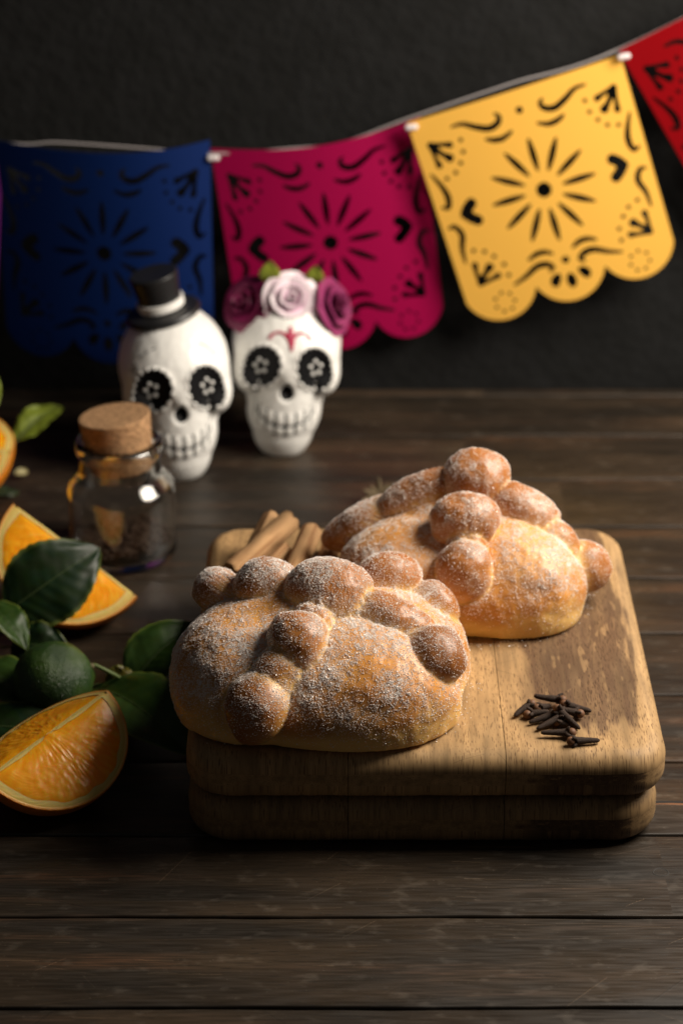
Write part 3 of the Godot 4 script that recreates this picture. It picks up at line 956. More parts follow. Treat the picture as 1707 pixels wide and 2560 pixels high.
func make_leaves() -> void:
	M.leaf = mat(0.46, Color.WHITE, true, 0.4)
	M.leaf.backlight_enabled = true
	M.leaf.backlight = Color(0.18, 0.22, 0.06)
	M.rib = mat(0.5, Color(0.030, 0.050, 0.012))
	var G := Color(0.022, 0.048, 0.008); var D := Color(0.007, 0.018, 0.004); var Y := Color(0.15, 0.19, 0.02)
	make_leaf("large dark leaf propped across the orange wedge in front of the jar", Vector3(-0.1700, 0.0240, -0.1690), Vector3(-0.1235, 0.0510, -0.1890), Vector3(-0.35, 0.22, 0.92), 0.0430, 0.004, 0.25, 0.006, D, 1)
	make_leaf("round-tipped green leaf standing up behind the bread's left side", Vector3(-0.1045, 0.0060, -0.1230), Vector3(-0.0700, 0.0300, -0.1480), Vector3(-0.40, 0.75, 0.55), 0.0330, 0.006, 0.5, 0.004, G, 2)
	make_leaf("long pointed leaf between the front orange wedge and the cutting boards", Vector3(-0.1220, 0.0060, -0.1230), Vector3(-0.0715, 0.0085, -0.0600), Vector3(-0.10, 1, 0.25), 0.0420, 0.008, 0.35, 0.002, G * 1.1, 3)
	make_leaf("small ragged yellowish leaf bud on the twig right of the lime", Vector3(-0.1170, 0.0090, -0.1230), Vector3(-0.1010, 0.0110, -0.1260), Vector3(0, 0.5, 0.9), 0.0150, 0.003, 0.3, 0.001, Color(0.09, 0.075, 0.012), 4)
	make_leaf("leaf with pale rim at the left edge above the lime", Vector3(-0.1830, 0.0300, -0.1660), Vector3(-0.1565, 0.0200, -0.1400), Vector3(0.55, 0.75, 0.35), 0.0230, 0.004, 0.5, 0.003, G, 5)
	make_leaf("dark leaf lying directly behind the lime", Vector3(-0.1660, 0.0150, -0.1490), Vector3(-0.1360, 0.0180, -0.1420), Vector3(0.05, 0.8, 0.6), 0.0260, 0.003, 0.3, 0.004, D, 6)
	make_leaf("leaf left of the lime, partly beneath it", Vector3(-0.1830, 0.0130, -0.1360), Vector3(-0.1480, 0.0050, -0.1040), Vector3(0.1, 1, 0.25), 0.0280, 0.004, 0.35, 0.002, G, 7)
	make_leaf("dark leaf lying flat between lime and front orange wedge at left", Vector3(-0.1850, 0.0060, -0.0850), Vector3(-0.1230, 0.0050, -0.0800), Vector3(0, 1, 0.2), 0.0320, 0.003, 0.3, 0.002, D, 8)
	make_leaf("blurred yellow-green leaf pointing up beside the far orange piece", Vector3(-0.1890, 0.0280, -0.3690), Vector3(-0.1650, 0.0430, -0.3960), Vector3(-0.35, 0.60, 0.72), 0.0190, 0.002, 0.5, 0.008, Y, 9)
	make_leaf("bright yellow-green leaf on top of the far orange piece at the frame's edge", Vector3(-0.2080, 0.0460, -0.3620), Vector3(-0.1975, 0.0680, -0.3720), Vector3(0.35, 0.45, 0.82), 0.0130, 0.002, 0.3, 0.001, Y * 1.2, 10)
	make_leaf("dark sliver of leaf lying flat below the far orange piece", Vector3(-0.2250, 0.0020, -0.3480), Vector3(-0.1870, 0.0030, -0.3540), Vector3(0, 1, 0.2), 0.0150, 0.002, 0.3, 0.001, D, 11)
	# cream petal
	var p := MB.new()
	for i in 14:
		var t := i / 13.0
		for j in 9:
			var s := j / 4.0 - 1.0
			var w := 0.0042 * sqrt(maxf(sin(PI * (0.08 + 0.84 * t)), 0.0))
			p.add(Vector3(t * 0.0125 - 0.006, 0.0016 + 0.0022 * s * s + 0.0012 * sin(t * 5.0), s * w))
	p.grid(0, 14, 9)
	var pm := mat(0.6, Color(0.36, 0.33, 0.16))
	var q := put("flower_petal", p.mesh(), pm)
	tag(q, "tiny cream petal lying beside the far orange piece", "petal")
	q.scale = Vector3.ONE * 0.6; q.position = Vector3(-0.1885, 0.003, -0.3770); q.rotation_degrees = Vector3(35, 25, 8)
	# dried husk behind the rear bread
	var h := thing("dried_husk", "small blurred dried tan husk lying behind the rear bread's left arm", "dried husk", Vector3(0.0215, 0.0005, -0.3450))
	var hm := mat(0.8, Color(0.13, 0.095, 0.05))
	for k in 7:
		var a := PI * (k / 6.0)
		var dd := Vector3(cos(a) * 0.010, 0.005 + 0.012 * sin(a) * (1.0 if k % 2 else 0.7), -0.003 + 0.002 * k)
		put("bract", tube(PackedVector3Array([Vector3(0, 0.002, 0), dd * 0.55 + Vector3(0, 0.001, 0), dd]), PackedFloat32Array([0.0022, 0.0020, 0.0004]), 7).mesh(true), hm, h)

# ---------------------------------------------------------------- skull figurines
var SK := []
const SKO := Vector3(0, 0.050, -0.002)
const EYE := Vector3(0.0180, 0.0635, 0.0265)

func skull_setup() -> void:
	# [centre, radii, blend]
	for q in [
		[Vector3(0, 0.0640, -0.0080), Vector3(0.0335, 0.0365, 0.0385), 0.004],
		[Vector3(0, 0.0640, 0.0080), Vector3(0.0315, 0.0230, 0.0225), 0.006],
		[Vector3(0, 0.0370, 0.0080), Vector3(0.0235, 0.0250, 0.0240), 0.010],
		[Vector3(0, 0.0240, 0.0100), Vector3(0.0214, 0.0210, 0.0212), 0.010],
		[Vector3(0, 0.0125, 0.0110), Vector3(0.0170, 0.0190, 0.0175), 0.010],
		[Vector3(0, 0.0130, -0.0040), Vector3(0.0150, 0.0140, 0.0180), 0.008],
		[Vector3(0.0220, 0.0510, 0.0115), Vector3(0.0100, 0.0100, 0.0140), 0.010],
		[Vector3(-0.0220, 0.0510, 0.0115), Vector3(0.0100, 0.0100, 0.0140), 0.010],
		[Vector3(0, 0.0580, 0.0270), Vector3(0.0050, 0.0090, 0.0060), 0.005],
	]:
		var R: Vector3 = q[1]
		var oo: Vector3 = (SKO - q[0]) / R
		SK.append([R, oo, oo.length_squared() - 1.0, q[2]])

func skull_r(d: Vector3) -> float:
	var r := 0.004
	for q in SK:
		var dd: Vector3 = d / q[0]
		var oo: Vector3 = q[1]
		var a := dd.length_squared(); var b := dd.dot(oo)
		var disc: float = b * b - a * q[2]
		var tc := -b / a
		if tc < 0.0 and disc < 0.0: continue
		var rb := tc + (sqrt(disc) / a if disc >= 0.0 else -2.0 * sqrt(-disc) / a)
		var k: float = q[3]
		if rb < r - k: continue
		var h := clampf(0.5 + 0.5 * (rb - r) / k, 0.0, 1.0)
		r = lerpf(r, rb, h) + k * h * (1.0 - h)
	if d.z > 0.1:
		for s in [1.0, -1.0]:
			var e := Vector3(EYE.x * s, EYE.y, EYE.z) - SKO
			var f: float = e.z / d.z
			var rho := Vector2(d.x * f - e.x, d.y * f - e.y).length()
			if rho < 0.018:
				r -= 0.0038 * (1.0 - sstep(0.0035, 0.0142, rho))
				r += 0.0009 * exp(-pow((rho - 0.0146) / 0.0014, 2))
		var fn := 0.028 / d.z
		var q := Vector2(d.x * fn, d.y * fn + 0.0010)
		var rn := Vector2(q.x / (0.0034 - 0.20 * q.y), q.y / 0.0052).length()
		r -= 0.0050 * (1.0 - sstep(0.4, 1.25, rn))
		# hollow below the cheekbones
		for s in [1.0, -1.0]:
			var c := Vector2(d.x * fn - 0.0235 * s, d.y * fn + 0.0150)
			r -= 0.0016 * exp(-c.length_squared() / 0.000050)
	return r

# point of the face whose front projection is about (x, y), raised by «off»
func on_face(x: float, y: float, off := 0.0, zr := 0.026) -> Vector3:
	var d := (Vector3(x, y, zr) - Vector3(0, SKO.y, SKO.z)).normalized()
	return SKO + d * (skull_r(d) + off)

func skull_patch(c: Vector2, rad: Callable, rings: int, seg: int, off: float, dome: float, zr := 0.026) -> ArrayMesh:
	var b := MB.new()
	for i in rings:
		var s := i / float(rings - 1)
		for j in seg:
			var a := TAU * j / seg
			var rr: float = rad.call(a)
			b.add(on_face(c.x + cos(a) * rr * s, c.y + sin(a) * rr * s, lerpf(off, -0.0002, 1.0 if i == rings - 1 else 0.0) + dome * (1.0 - s * s), zr))
	b.grid(0, rings, seg, true, true)
	return b.mesh()

func skull_stroke(pts: PackedVector2Array, wid: PackedFloat32Array, off: float, zr := 0.026) -> ArrayMesh:
	var b := MB.new()
	var n := pts.size()
	for i in n:
		var d := (pts[mini(i + 1, n - 1)] - pts[maxi(i - 1, 0)]).normalized()
		var s := Vector2(-d.y, d.x)
		for j in 7:
			var t := j / 3.0 - 1.0
			var p := pts[i] + s * t * wid[i]
			b.add(on_face(p.x, p.y, off * (1.0 - t * t) - 0.0001, zr))
	b.grid(0, n, 7)
	return b.mesh()

func curve2(pts: Array, n: int) -> PackedVector2Array:
	var out := PackedVector2Array()
	var m := pts.size()
	for i in n:
		var t := float(i) / (n - 1) * (m - 1)
		var k := mini(int(t), m - 2)
		out.append((pts[k] as Vector2).cubic_interpolate(pts[k + 1], pts[maxi(k - 1, 0)], pts[mini(k + 2, m - 1)], t - k))
	return out

func skull(label: String, at: Vector3, yaw: float, roll: float, tilt: float, size: float) -> Node3D:
	var o := thing("skull_figurine", label, "skull figurine", at, "painted skull figurines")
	o.basis = Basis(Vector3.UP, deg_to_rad(yaw)) * Basis(Vector3.BACK, deg_to_rad(roll)) * Basis(Vector3.RIGHT, deg_to_rad(tilt)) * Basis.IDENTITY.scaled(Vector3.ONE * size)
	put("cranium", M.skull_mesh, M.bone, o)
	for s in [1.0, -1.0]:
		var c := Vector2(EYE.x * s, EYE.y)
		var e := put("eye_socket", skull_patch(c, func(a): return 0.0144 * (1.0 + 0.035 * cos(a * 17.0)), 18, 136, 0.00025, 0.0), M.black, o)
		for k in 17:
			var a := TAU * (k + 0.5) / 17
			var q := put("rim_bead", M.bead, M.bone, o)
			q.position = on_face(c.x + cos(a) * 0.01445, c.y + sin(a) * 0.01445, -0.0005)
		for k in 5:
			var a := TAU * k / 5 + 0.5
			var q := put("socket_bead", M.bead2, M.bone, o)
			q.position = on_face(c.x + cos(a) * 0.0047, c.y + sin(a) * 0.0047, 0.0004)
		put("cheek_leaf", skull_patch(Vector2(0.0195 * s, 0.0465), func(a): return 0.0019 + 0.0011 * absf(sin(a)), 6, 20, 0.0003, 0.0), M.black, o)
	put("nose_hole", skull_patch(Vector2(0, 0.0492), func(a): return 0.0034 * (1.0 - 0.25 * sin(a)) * (1.0 + 0.35 * absf(sin(a))), 8, 28, 0.0003, 0.0), M.black, o)
	# teeth: a dark grey ground strip, on it two rows of single teeth
	var ground := MB.new()
	for i in 9:
		for j in 41:
			ground.add(on_face(lerpf(-0.0225, 0.0225, j / 40.0), lerpf(0.0225, 0.0385, i / 8.0) + 0.0016 * pow(j / 20.0 - 1.0, 2), 0.00015 if i > 0 and i < 8 and j > 0 and j < 40 else -0.0003))
	ground.grid(0, 9, 41, false, true)
	put("gum_line", ground.mesh(), M.toothline, o)
	for row in 2:
		for k in 8:
			var w := 0.0046
			var x := (k - 3.5) * 0.00525
			var yc: float = (0.0341 if row == 0 else 0.0267) + 0.0016 * pow(x / 0.0225, 2)
			var b := MB.new()
			for i in 8:
				for j in 8:
					var u := i / 3.5 - 1.0; var v := j / 3.5 - 1.0
					var ru := u * sqrt(1.0 - 0.30 * v * v); var rv := v * sqrt(1.0 - 0.22 * u * u)
					b.add(on_face(x + ru * w * 0.5, yc + rv * 0.0035, 0.0000 + 0.0008 * (1.0 - pow(u, 4)) * (1.0 - pow(v, 4))))
			b.grid(0, 8, 8)
			put("tooth", b.mesh(), M.bone, o)
	return o

func rose(parent: Node3D, at: Vector3, normal: Vector3, size: float, c0: Color, c1: Color, seed_: int) -> void:
	var r := Node3D.new()
	r.name = fresh("rose", parent)
	parent.add_child(r, true)
	r.transform = Transform3D(frame_of(normal.cross(Vector3(0.1, 0.2, 1)).normalized(), normal), at)
	var r2 := RandomNumberGenerator.new(); r2.seed = seed_
	for layer in 4:
		var cnt: int = [3, 4, 5, 6][layer]
		for k in cnt:
			var a0 := TAU * k / cnt + layer * 0.7 + r2.randf() * 0.3
			var rad: float = size * [0.16, 0.40, 0.66, 0.88][layer]
			var hgt: float = size * [1.05, 1.02, 0.88, 0.62][layer]
			var open: float = [0.10, 0.22, 0.42, 0.62][layer]
			var span: float = TAU / cnt * 1.45
			var b := MB.new()
			for side in 2:
				for i in 10:
					var t := i / 9.0
					for j in 15:
						var s := j / 7.0 - 1.0
						var a := a0 + s * span * 0.5
						var lip := open * size * t * t * t
						var rr := rad * (0.45 + 0.55 * sqrt(t)) + lip + 0.06 * size * s - side * 0.0006
						var y := hgt * t * (1.0 - 0.16 * s * s) - lip * 0.55
						var col := c0.lerp(c1, clampf(t * 1.3 - 0.35 + 0.15 * s, 0, 1))
						b.add(Vector3(cos(a) * rr, y, sin(a) * rr), col)
				b.grid(side * 150, 10, 15, false, side == 1)
			for j in 14: b.quad(135 + j, 136 + j, 286 + j, 285 + j)
			put("petal", b.mesh(), M.petal, r)

func make_skulls() -> void:
	skull_setup()
	M.bone = mat(0.34, Color(0.84, 0.835, 0.80), false, 0.5)
	M.black = mat(0.55, Color(0.006, 0.006, 0.007), false, 0.3)
	M.toothline = mat(0.6, Color(0.025, 0.030, 0.030))
	M.crimson = mat(0.4, Color(0.38, 0.008, 0.055))
	M.petal = mat(0.45, Color.WHITE, true)
	M.moss = mat(0.5, Color(0.20, 0.24, 0.022))
	M.bead = ball_mesh(0.00120, 10, 6)
	M.bead2 = ball_mesh(0.00140, 12, 8)
	var b := MB.new()
	var rows := 180; var cols := 240
	var nz := noise(120.0, 71, 2)
	for i in rows:
		var th := PI * i / (rows - 1)
		for j in cols:
			var t := TAU * j / cols
			var ph := t - 0.35 * sin(2.0 * t - PI * 0.5 - PI * 0.5) * 0.0
			var d := Vector3(sin(th) * cos(ph), cos(th), sin(th) * sin(ph))
			var p := SKO + d * (skull_r(d) + 0.00025 * nz.get_noise_3dv(d * 0.05))
			p.y = maxf(p.y, 0.0)
			b.add(p)
	b.grid(0, rows, cols, true)
	M.skull_mesh = b.mesh(true)
	# --- with the top hat
	var a := skull("white painted skull figurine wearing a black top hat, left of the flower-crowned one", Vector3(-0.0965, 0.0004, -0.3970), 9, 1, 2, 0.97)
	var hat := Node3D.new(); hat.name = "top_hat"; a.add_child(hat)
	hat.position = Vector3(-0.0050, 0.0985, -0.0115)
	hat.rotation_degrees = Vector3(-3, 0, 11)
	hat.scale = Vector3.ONE * 0.93
	var felt := mat(0.42, Color(0.010, 0.010, 0.011), false, 0.5)
	put("brim", lathe(smooth_profile([Vector2(0.0001, -0.0035), Vector2(0.0180, -0.0045), Vector2(0.0240, -0.0042), Vector2(0.0252, -0.0024), Vector2(0.0238, 0.0004), Vector2(0.0165, 0.0012), Vector2(0.0001, 0.0016)], 0.0012), 64), felt, hat)
	put("hat_crown", lathe(smooth_profile([Vector2(0.0001, 0.0010), Vector2(0.0142, 0.0010), Vector2(0.0140, 0.0110), Vector2(0.0162, 0.0250), Vector2(0.0153, 0.0260), Vector2(0.0001, 0.0253)], 0.0014), 64), felt, hat)
	put("hat_band", lathe(smooth_profile([Vector2(0.0130, 0.0022), Vector2(0.0152, 0.0022), Vector2(0.0155, 0.0078), Vector2(0.0132, 0.0078)], 0.0006), 64), M.bone, hat)
	for q in [[-0.0150, 0.0900, 0.0015], [-0.0200, 0.0890, 0.0012], [-0.0235, 0.0870, 0.0014], [-0.0275, 0.0800, 0.0013], [-0.0300, 0.0760, 0.0011], [-0.0265, 0.0755, 0.0013], [0.0165, 0.0935, 0.0013], [0.0195, 0.0920, 0.0016], [0.0225, 0.0895, 0.0014], [0.0250, 0.0860, 0.0013]]:
		var rr: float = q[2]
		put("painted_dot", skull_patch(Vector2(q[0], q[1]), func(w): return rr * (1.0 + 0.25 * sin(w * 2.0 + rr * 9000.0)), 5, 14, 0.0003, 0.0, 0.020), M.black, a)
	put("painted_vine", skull_stroke(curve2([Vector2(-0.0245, 0.0860), Vector2(-0.0290, 0.0825), Vector2(-0.0280, 0.0780), Vector2(-0.0310, 0.0745)], 20), filled(20, 0.0006), 0.0003, 0.018), M.black, a)
	# --- with the flower crown
	var c := skull("white painted skull figurine with three-rose crown and red forehead flourish", Vector3(-0.0370, 0.0004, -0.4310), 3, -4, 3, 0.97)
	put("forehead_flourish", skull_stroke(curve2([Vector2(0.0, 0.0965), Vector2(0.0, 0.0900), Vector2(0.0004, 0.0830), Vector2(0.0010, 0.0725)], 24), taper(24, 0.0006, 0.0028, 0.60), 0.0009), M.crimson, c)
	for s in [1.0, -1.0]:
		put("forehead_flourish", skull_stroke(curve2([Vector2(0.0012 * s, 0.0815), Vector2(0.0042 * s, 0.0870), Vector2(0.0090 * s, 0.0890), Vector2(0.0126 * s, 0.0862), Vector2(0.0132 * s, 0.0825)], 24), taper(24, 0.0012, 0.0020, 0.6), 0.0009), M.crimson, c)
	rose(c, Vector3(0.0000, 0.0975, 0.0040), Vector3(0.02, 0.62, 0.78), 0.0117, Color(0.58, 0.20, 0.42), Color(0.86, 0.77, 0.80), 1)
	rose(c, Vector3(-0.0240, 0.0905, -0.0020), Vector3(-0.62, 0.50, 0.60), 0.0118, Color(0.06, 0.002, 0.022), Color(0.22, 0.015, 0.080), 2)
	rose(c, Vector3(0.0245, 0.0915, -0.0020), Vector3(0.80, 0.45, 0.40), 0.0120, Color(0.08, 0.004, 0.036), Color(0.27, 0.035, 0.125), 3)
	for q in [[Vector3(-0.0135, 0.1110, -0.0030), Vector3(-0.35, 1, 0.2), 1.0], [Vector3(0.0140, 0.1105, -0.0030), Vector3(0.35, 1, 0.2), 0.85]]:
		var bb := MB.new()
		var up: Vector3 = (q[1] as Vector3).normalized()
		var k: float = q[2]
		for i in 12:
			var t := i / 11.0
			var rr := 0.0066 * k * pow(sin(PI * (0.05 + 0.93 * pow(t, 0.8))), 0.8)
			for j in 16:
				var an := TAU * j / 16
				bb.add(Vector3(cos(an) * rr, (t - 0.35) * 0.0150 * k, sin(an) * rr * 0.45) + Vector3(0, 0, 0.001 * cos(an * 2)))
		bb.grid(0, 12, 16, true)
		var lf := put("rose_leaf", bb.mesh(true), M.moss, c)
		lf.transform = Transform3D(frame_of(Vector3(1, 0, 0), up), q[0])

func filled(n: int, x: float) -> PackedFloat32Array:
	var a := PackedFloat32Array(); a.resize(n); a.fill(x); return a

func taper(n: int, e: float, m: float, at: float) -> PackedFloat32Array:
	var a := PackedFloat32Array()
	for i in n:
		var t := i / float(n - 1)
		a.append(lerpf(e, m, sin(PI * clampf(t / (2.0 * at) if t < at else 0.5 + (t - at) / (2.0 * (1.0 - at)), 0, 1))))
	return a

# ---------------------------------------------------------------- paper banners
const FW := 0.1316
var flag_front: Dictionary

func stroke(list: Array, pts: Array, w0: float, w1: float, mirror := true) -> void:
	# points in the drawing's own units of 0.1312 mm, origin at the top left corner of the sheet
	var a := PackedVector2Array()
	for p in pts: a.append(Vector2(p[0], p[1]) * 0.0001312)
	a = curve2(Array(a), maxi(2, (pts.size() - 1) * 5 + 1)) if pts.size() > 1 else a
	var n := a.size()
	for i in maxi(1, n - 1):
		var t0 := i / float(maxi(1, n - 1)); var t1 := (i + 1) / float(maxi(1, n - 1))
		var r0 := lerpf(w0, w1, sin(PI * clampf(t0, 0, 1))) * 0.0001312 * 0.62
		var r1 := lerpf(w0, w1, sin(PI * clampf(t1, 0, 1))) * 0.0001312 * 0.62
		if n == 1: r0 = w1 * 0.0001312 * 0.54; r1 = r0
		var p := a[i]; var q := a[mini(i + 1, n - 1)]
		list.append([p, q, r0, r1])
		if mirror: list.append([Vector2(FW - p.x, p.y), Vector2(FW - q.x, q.y), r0, r1])

func flag_pattern() -> Array:
	var L := []
	var c := Vector2(501.5, 469)
	stroke(L, [[c.x, c.y]], 0, 66, false)
	for k in 12:
		var a := TAU * k / 12.0
		var d := Vector2(sin(a), -cos(a))
		var p := c + d * 92; var q := c + d * 242
		stroke(L, [[p.x, p.y], [p.lerp(q, .5).x, p.lerp(q, .5).y], [q.x, q.y]], 8, 25, false)
	var conv := func(x: float, y: float) -> Array:   # measured on one sheet hung aslant; turned upright here
		var r := Vector2(x - 300, y - 545)
		return [r.x * 0.952 - r.y * 0.306, r.x * 0.306 + r.y * 0.952]
	var S := func(pts: Array, w0: float, w1: float) -> void:
		var out := []
		for p in pts: out.append(conv.call(p[0], p[1]))
		stroke(L, out, w0, w1, true)
	S.call([[1100, 366], [1052, 384], [1012, 428], [965, 468], [918, 470], [898, 448], [908, 428]], 9, 25)
	stroke(L, [[501.5, 92]], 0, 31, false)
	S.call([[890, 537], [940, 540], [980, 522], [1004, 500]], 11, 22)
	# corner birds' feet and their dots
	S.call([[1228, 380], [1195, 398], [1155, 427]], 26, 16)
	S.call([[1228, 380], [1240, 430], [1248, 476]], 26, 16)
	S.call([[1222, 395], [1208, 440], [1190, 474]], 34, 20)
	for p in [[1100, 437], [1122, 487], [1161, 522], [1205, 545], [1255, 545]]: S.call([p], 0, 20)
	S.call([[1304, 490], [1296, 560], [1302, 618], [1328, 656], [1352, 640]], 9, 24)
	S.call([[1230, 699], [1258, 710], [1280, 726]], 40, 40)
	S.call([[1280, 726], [1265, 758], [1250, 780]], 40, 40)
	S.call([[1385, 738], [1357, 745], [1350, 795], [1388, 848], [1414, 912]], 9, 23)
	S.call([[1412, 1030], [1402, 985], [1385, 945]], 26, 16)
	S.call([[1412, 1030], [1370, 1040], [1325, 1044]], 26, 16)
	S.call([[1400, 1018], [1368, 1004], [1335, 990]], 34, 20)
	for p in [[1350, 885], [1310, 917], [1287, 960], [1270, 1017], [1282, 1070]]: S.call([p], 0, 20)
	for k in 7:
		var a := TAU * k / 7
		S.call([[1370 + 46 * cos(a), 1165 + 46 * sin(a)]], 0, 17)
	stroke(L, [[501.5, 808]], 0, 33, false)
	for p in [[-62, 868, -78, 912], [0, 880, 0, 938], [62, 868, 78, 912]]:
		stroke(L, [[501.5 + p[0] * 0.8, p[1]], [501.5 + p[2] * 0.92, (p[1] + p[3]) * 0.5], [501.5 + p[2], p[3]]], 11, 38, false)
	S.call([[1287, 1124], [1222, 1122], [1152, 1112], [1108, 1130], [1094, 1158], [1116, 1166]], 9, 25)
	S.call([[1058, 1102], [1085, 1076], [1122, 1063], [1164, 1066]], 11, 22)
	return L

func flag_field() -> void:
	var cell := 0.00062
	var nx := int(FW / cell) + 7; var ny := int(0.1335 / cell) + 7
	var ox := -3.0 * cell; var oy := -3.0 * cell
	var f := PackedFloat32Array(); f.resize(nx * ny)      # > 0 inside the paper
	var cs := [Vector2(0.0222, 0.1080), Vector2(0.0658, 0.1085), Vector2(0.1094, 0.1080)]
	for y in ny:
		for x in nx:
			var p := Vector2(ox + x * cell, oy + y * cell)
			var e := minf(p.x, FW - p.x)
			var low := maxf(0.108 - p.y, maxf(maxf(0.0233 - p.distance_to(cs[0]), 0.0233 - p.distance_to(cs[1])), 0.0233 - p.distance_to(cs[2])))
			f[y * nx + x] = minf(minf(e, p.y), low)
	for q in flag_pattern():
		var a: Vector2 = q[0]; var b: Vector2 = q[1]; var r0: float = q[2]; var r1: float = q[3]
		var m := maxf(r0, r1) + 2.5 * cell
		var lo := a.min(b) - Vector2(m, m); var hi := a.max(b) + Vector2(m, m)
		var ab := b - a; var l2 := maxf(ab.length_squared(), 1e-12)
		for y in range(maxi(0, int((lo.y - oy) / cell)), mini(ny - 1, int((hi.y - oy) / cell) + 1)):
			for x in range(maxi(0, int((lo.x - ox) / cell)), mini(nx - 1, int((hi.x - ox) / cell) + 1)):
				var p := Vector2(ox + x * cell, oy + y * cell)
				var t := clampf((p - a).dot(ab) / l2, 0, 1)
				var dd := p.distance_to(a + ab * t) - lerpf(r0, r1, t)
				if dd < f[y * nx + x]: f[y * nx + x] = dd
	# marching squares
	var pts := PackedVector2Array(); var tris := PackedInt32Array(); var rim := PackedInt32Array()
	var key := {}
	var node := func(id: int, p: Vector2) -> int:
		if not key.has(id):
			key[id] = pts.size(); pts.append(p)
		return key[id]
	for y in ny - 1:
		for x in nx - 1:
			var ids := [y * nx + x, y * nx + x + 1, (y + 1) * nx + x + 1, (y + 1) * nx + x]
			var vals := [f[ids[0]], f[ids[1]], f[ids[2]], f[ids[3]]]
			if vals[0] <= 0 and vals[1] <= 0 and vals[2] <= 0 and vals[3] <= 0: continue
			var P := [Vector2(ox + x * cell, oy + y * cell), Vector2(ox + (x + 1) * cell, oy + y * cell), Vector2(ox + (x + 1) * cell, oy + (y + 1) * cell), Vector2(ox + x * cell, oy + (y + 1) * cell)]
			var poly := []
			var cuts := []
			for k in 4:
				var k2 := (k + 1) % 4
				if vals[k] > 0: poly.append(node.call(ids[k], P[k]))
				if (vals[k] > 0) != (vals[k2] > 0):
					var t: float = vals[k] / (vals[k] - vals[k2])
					var eid: int = 1000000 + mini(ids[k], ids[k2]) * 2 + (0 if absi(ids[k] - ids[k2]) == 1 else 1)
					var v: int = node.call(eid, (P[k] as Vector2).lerp(P[k2], t))
					poly.append(v)
					cuts.append([v, vals[k] > 0])
			for k in range(1, poly.size() - 1): tris.append_array([poly[0], poly[k], poly[k + 1]])
			for k in cuts.size():
				if cuts[k][1]: rim.append_array([cuts[k][0], cuts[(k + 1) % cuts.size()][0]])
	flag_front = {"p": pts, "t": tris, "r": rim}

func flag(label: String, tl: Vector3, ang: float, colr: Color, squeeze: float, bow: Callable, beads: Array) -> void:
	var o := thing("paper_banner", label, "paper banner", tl, "cut-paper banners on the cord")
	var ex := Vector3(cos(ang), sin(ang), 0); var dn := Vector3(sin(ang), -cos(ang), 0)
	var b := MB.new()
	var pts: PackedVector2Array = flag_front.p; var t: PackedInt32Array = flag_front.t; var rim: PackedInt32Array = flag_front.r
	var n := pts.size()
	for side in 2:
		for p in pts:
			var off: Vector3 = bow.call(p.x / FW, p.y / 0.1316)
			b.add(ex * (p.x * squeeze + off.x) + dn * (p.y * 1.055 + off.y) + Vector3(0, 0, off.z - 0.00035 * side))
	for k in range(0, t.size(), 3):
		b.tri(t[k], t[k + 1], t[k + 2])
		b.tri(n + t[k], n + t[k + 2], n + t[k + 1])
	var front := b.mesh()
	var m := mat(0.68, colr, false, 0.22)
	m.backlight_enabled = true
	m.backlight = Color(0.12, 0.12, 0.12)
	put("paper", front, m, o)
	var w := MB.new()
	for k in range(0, rim.size(), 2):
		var a := rim[k]; var d := rim[k + 1]
		var i0 := w.add(b.v[a]); var i1 := w.add(b.v[d]); var i2 := w.add(b.v[n + d]); var i3 := w.add(b.v[n + a])
		w.quad(i0, i1, i2, i3)
	put("cut_edge", w.mesh(), m, o)
	for q in beads:
		var at: Vector3 = (q as Vector3) - tl
		var c := CapsuleMesh.new(); c.radius = 0.0019; c.height = 0.0080; c.radial_segments = 14; c.rings = 4
		var e := put("fastener", c, M.bead_white, o)
		e.position = at
		e.basis = Basis(Vector3.BACK, PI * 0.5 + ang * 0.5 + 0.05)

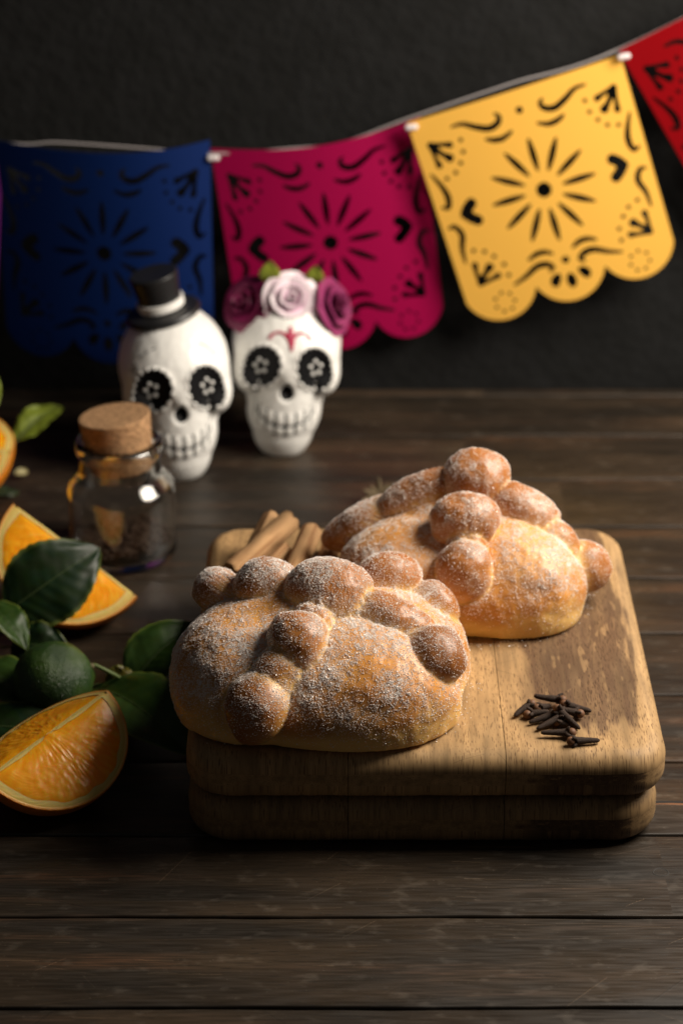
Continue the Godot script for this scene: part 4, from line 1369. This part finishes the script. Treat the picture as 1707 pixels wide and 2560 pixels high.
func make_banners() -> void:
	flag_field()
	M.bead_white = mat(0.35, Color(0.72, 0.66, 0.66))
	var z := WALL_Z + 0.020
	var flat := func(u: float, v: float) -> Vector3: return Vector3(0, 0, 0.002 * sin(u * PI) + 0.001 * v)
	var blue_bow := func(u: float, v: float) -> Vector3: return Vector3(0, 0.0030 * sin(PI * u) * (1.0 - v), 0.050 * u - 0.024 * u * u - 0.026 * pow(u, 4.0) * (1.0 - 0.5 * v) - 0.003 * v)
	var pink_bow := func(u: float, v: float) -> Vector3: return Vector3(0, 0.0060 * sin(PI * u) * (1.0 - v), 0.004 * sin(PI * u * 1.1) - 0.009 * u * u * u * (1.0 - v) - 0.006 * u * (v))
	var red_bow := func(u: float, v: float) -> Vector3: return Vector3(0, 0, 0.030 * u + 0.004 * sin(v * 3.0))
	var X := func(px: float, py: float) -> Vector3: return Vector3(px, py, z)
	# purple at the left edge, blue, magenta, yellow, red
	flag("purple cut-paper banner at the far left, almost outside the frame", X.call(-0.3345, 0.1760), -0.10, Color(0.17, 0.02, 0.20), 1.0, flat, [])
	flag("deep blue cut-paper banner hanging behind the top-hatted skull", X.call(-0.2085, 0.1720), 0.0, Color(0.0015, 0.0130, 0.080), 0.985, blue_bow, [Vector3(-0.0770, 0.1618, z + 0.004)])
	flag("magenta cut-paper banner behind the flower-crowned skull", X.call(-0.0785, 0.1665), 0.130, Color(0.275, 0.0005, 0.048), 0.965, pink_bow, [Vector3(0.0415, 0.1815, z + 0.006)])
	flag("yellow cut-paper banner, fully visible, hung at a slant", X.call(0.0390, 0.1835) + Vector3(0, 0, 0.004), 0.320, Color(0.78, 0.43, 0.072), 1.0, flat, [Vector3(0.1655, 0.2250, z + 0.008)])
	flag("red cut-paper banner cut off by the right edge of the picture", X.call(0.1630, 0.2270) + Vector3(0, 0, 0.001), 0.55, Color(0.26, 0.001, 0.004), 1.0, red_bow, [])
	var cord := curve(PackedVector3Array([Vector3(-0.36, 0.190, z - 0.004), Vector3(-0.21, 0.1700, z - 0.002), Vector3(-0.17, 0.1695, z - 0.002), Vector3(-0.12, 0.1660, z - 0.002), Vector3(-0.0770, 0.1635, z + 0.001), Vector3(-0.03, 0.1655, z - 0.003), Vector3(0.0, 0.1690, z - 0.003), Vector3(0.039, 0.1845, z - 0.001), Vector3(0.10, 0.2060, z - 0.001), Vector3(0.1645, 0.2275, z - 0.001), Vector3(0.30, 0.300, z)]), 90)
	var r := PackedFloat32Array(); r.resize(90); r.fill(0.00065)
	var c := put("banner_cord", tube(cord, r, 8).mesh(true), mat(0.8, Color(0.36, 0.33, 0.33)))
	tag(c, "thin white cord holding the row of cut-paper banners", "cord")

# ---------------------------------------------------------------- scene
func _ready() -> void:
	rng.seed = 1
	var cam := Camera3D.new()
	cam.name = "camera"
	add_child(cam)
	cam.position = Vector3(0, 0.62, 0.92165)
	cam.rotation_degrees = Vector3(-26.311, 0, 0)
	var ca := CameraAttributesPhysical.new()
	ca.frustum_focal_length = 57.14
	ca.frustum_near = 0.05
	ca.frustum_far = 20.0
	ca.frustum_focus_distance = 1.06
	ca.exposure_aperture = 5.2
	cam.attributes = ca
	cam.current = true
	var we := WorldEnvironment.new()
	we.name = "world_environment"
	var env := Environment.new()
	env.background_mode = Environment.BG_COLOR
	env.background_color = Color(0.029, 0.029, 0.0295).linear_to_srgb()
	env.tonemap_mode = Environment.TONE_MAPPER_LINEAR
	env.tonemap_exposure = 1.0
	env.sdfgi_enabled = true; env.ssao_enabled = true; env.ssil_enabled = true
	we.environment = env
	add_child(we)
	var key := AreaLight3D.new()
	key.name = "window_light"
	key.area_size = Vector2(0.33, 0.32)
	key.area_normalize_energy = true
	key.light_energy = 0.92
	key.light_color = Color(1.0, 0.955, 0.895)
	key.shadow_enabled = true
	add_child(key)
	key.look_at_from_position(Vector3(0.445, 0.480, -0.175), Vector3(0.06, 0.04, -0.16), Vector3.UP)
	make_table()
	make_split()
	make_wall()
	make_boards()
	make_breads()
	make_spill()
	make_banners()
	make_skulls()
	make_jar()
	make_oranges()
	make_lime()
	make_leaves()
	make_cinnamon()
	make_cloves()
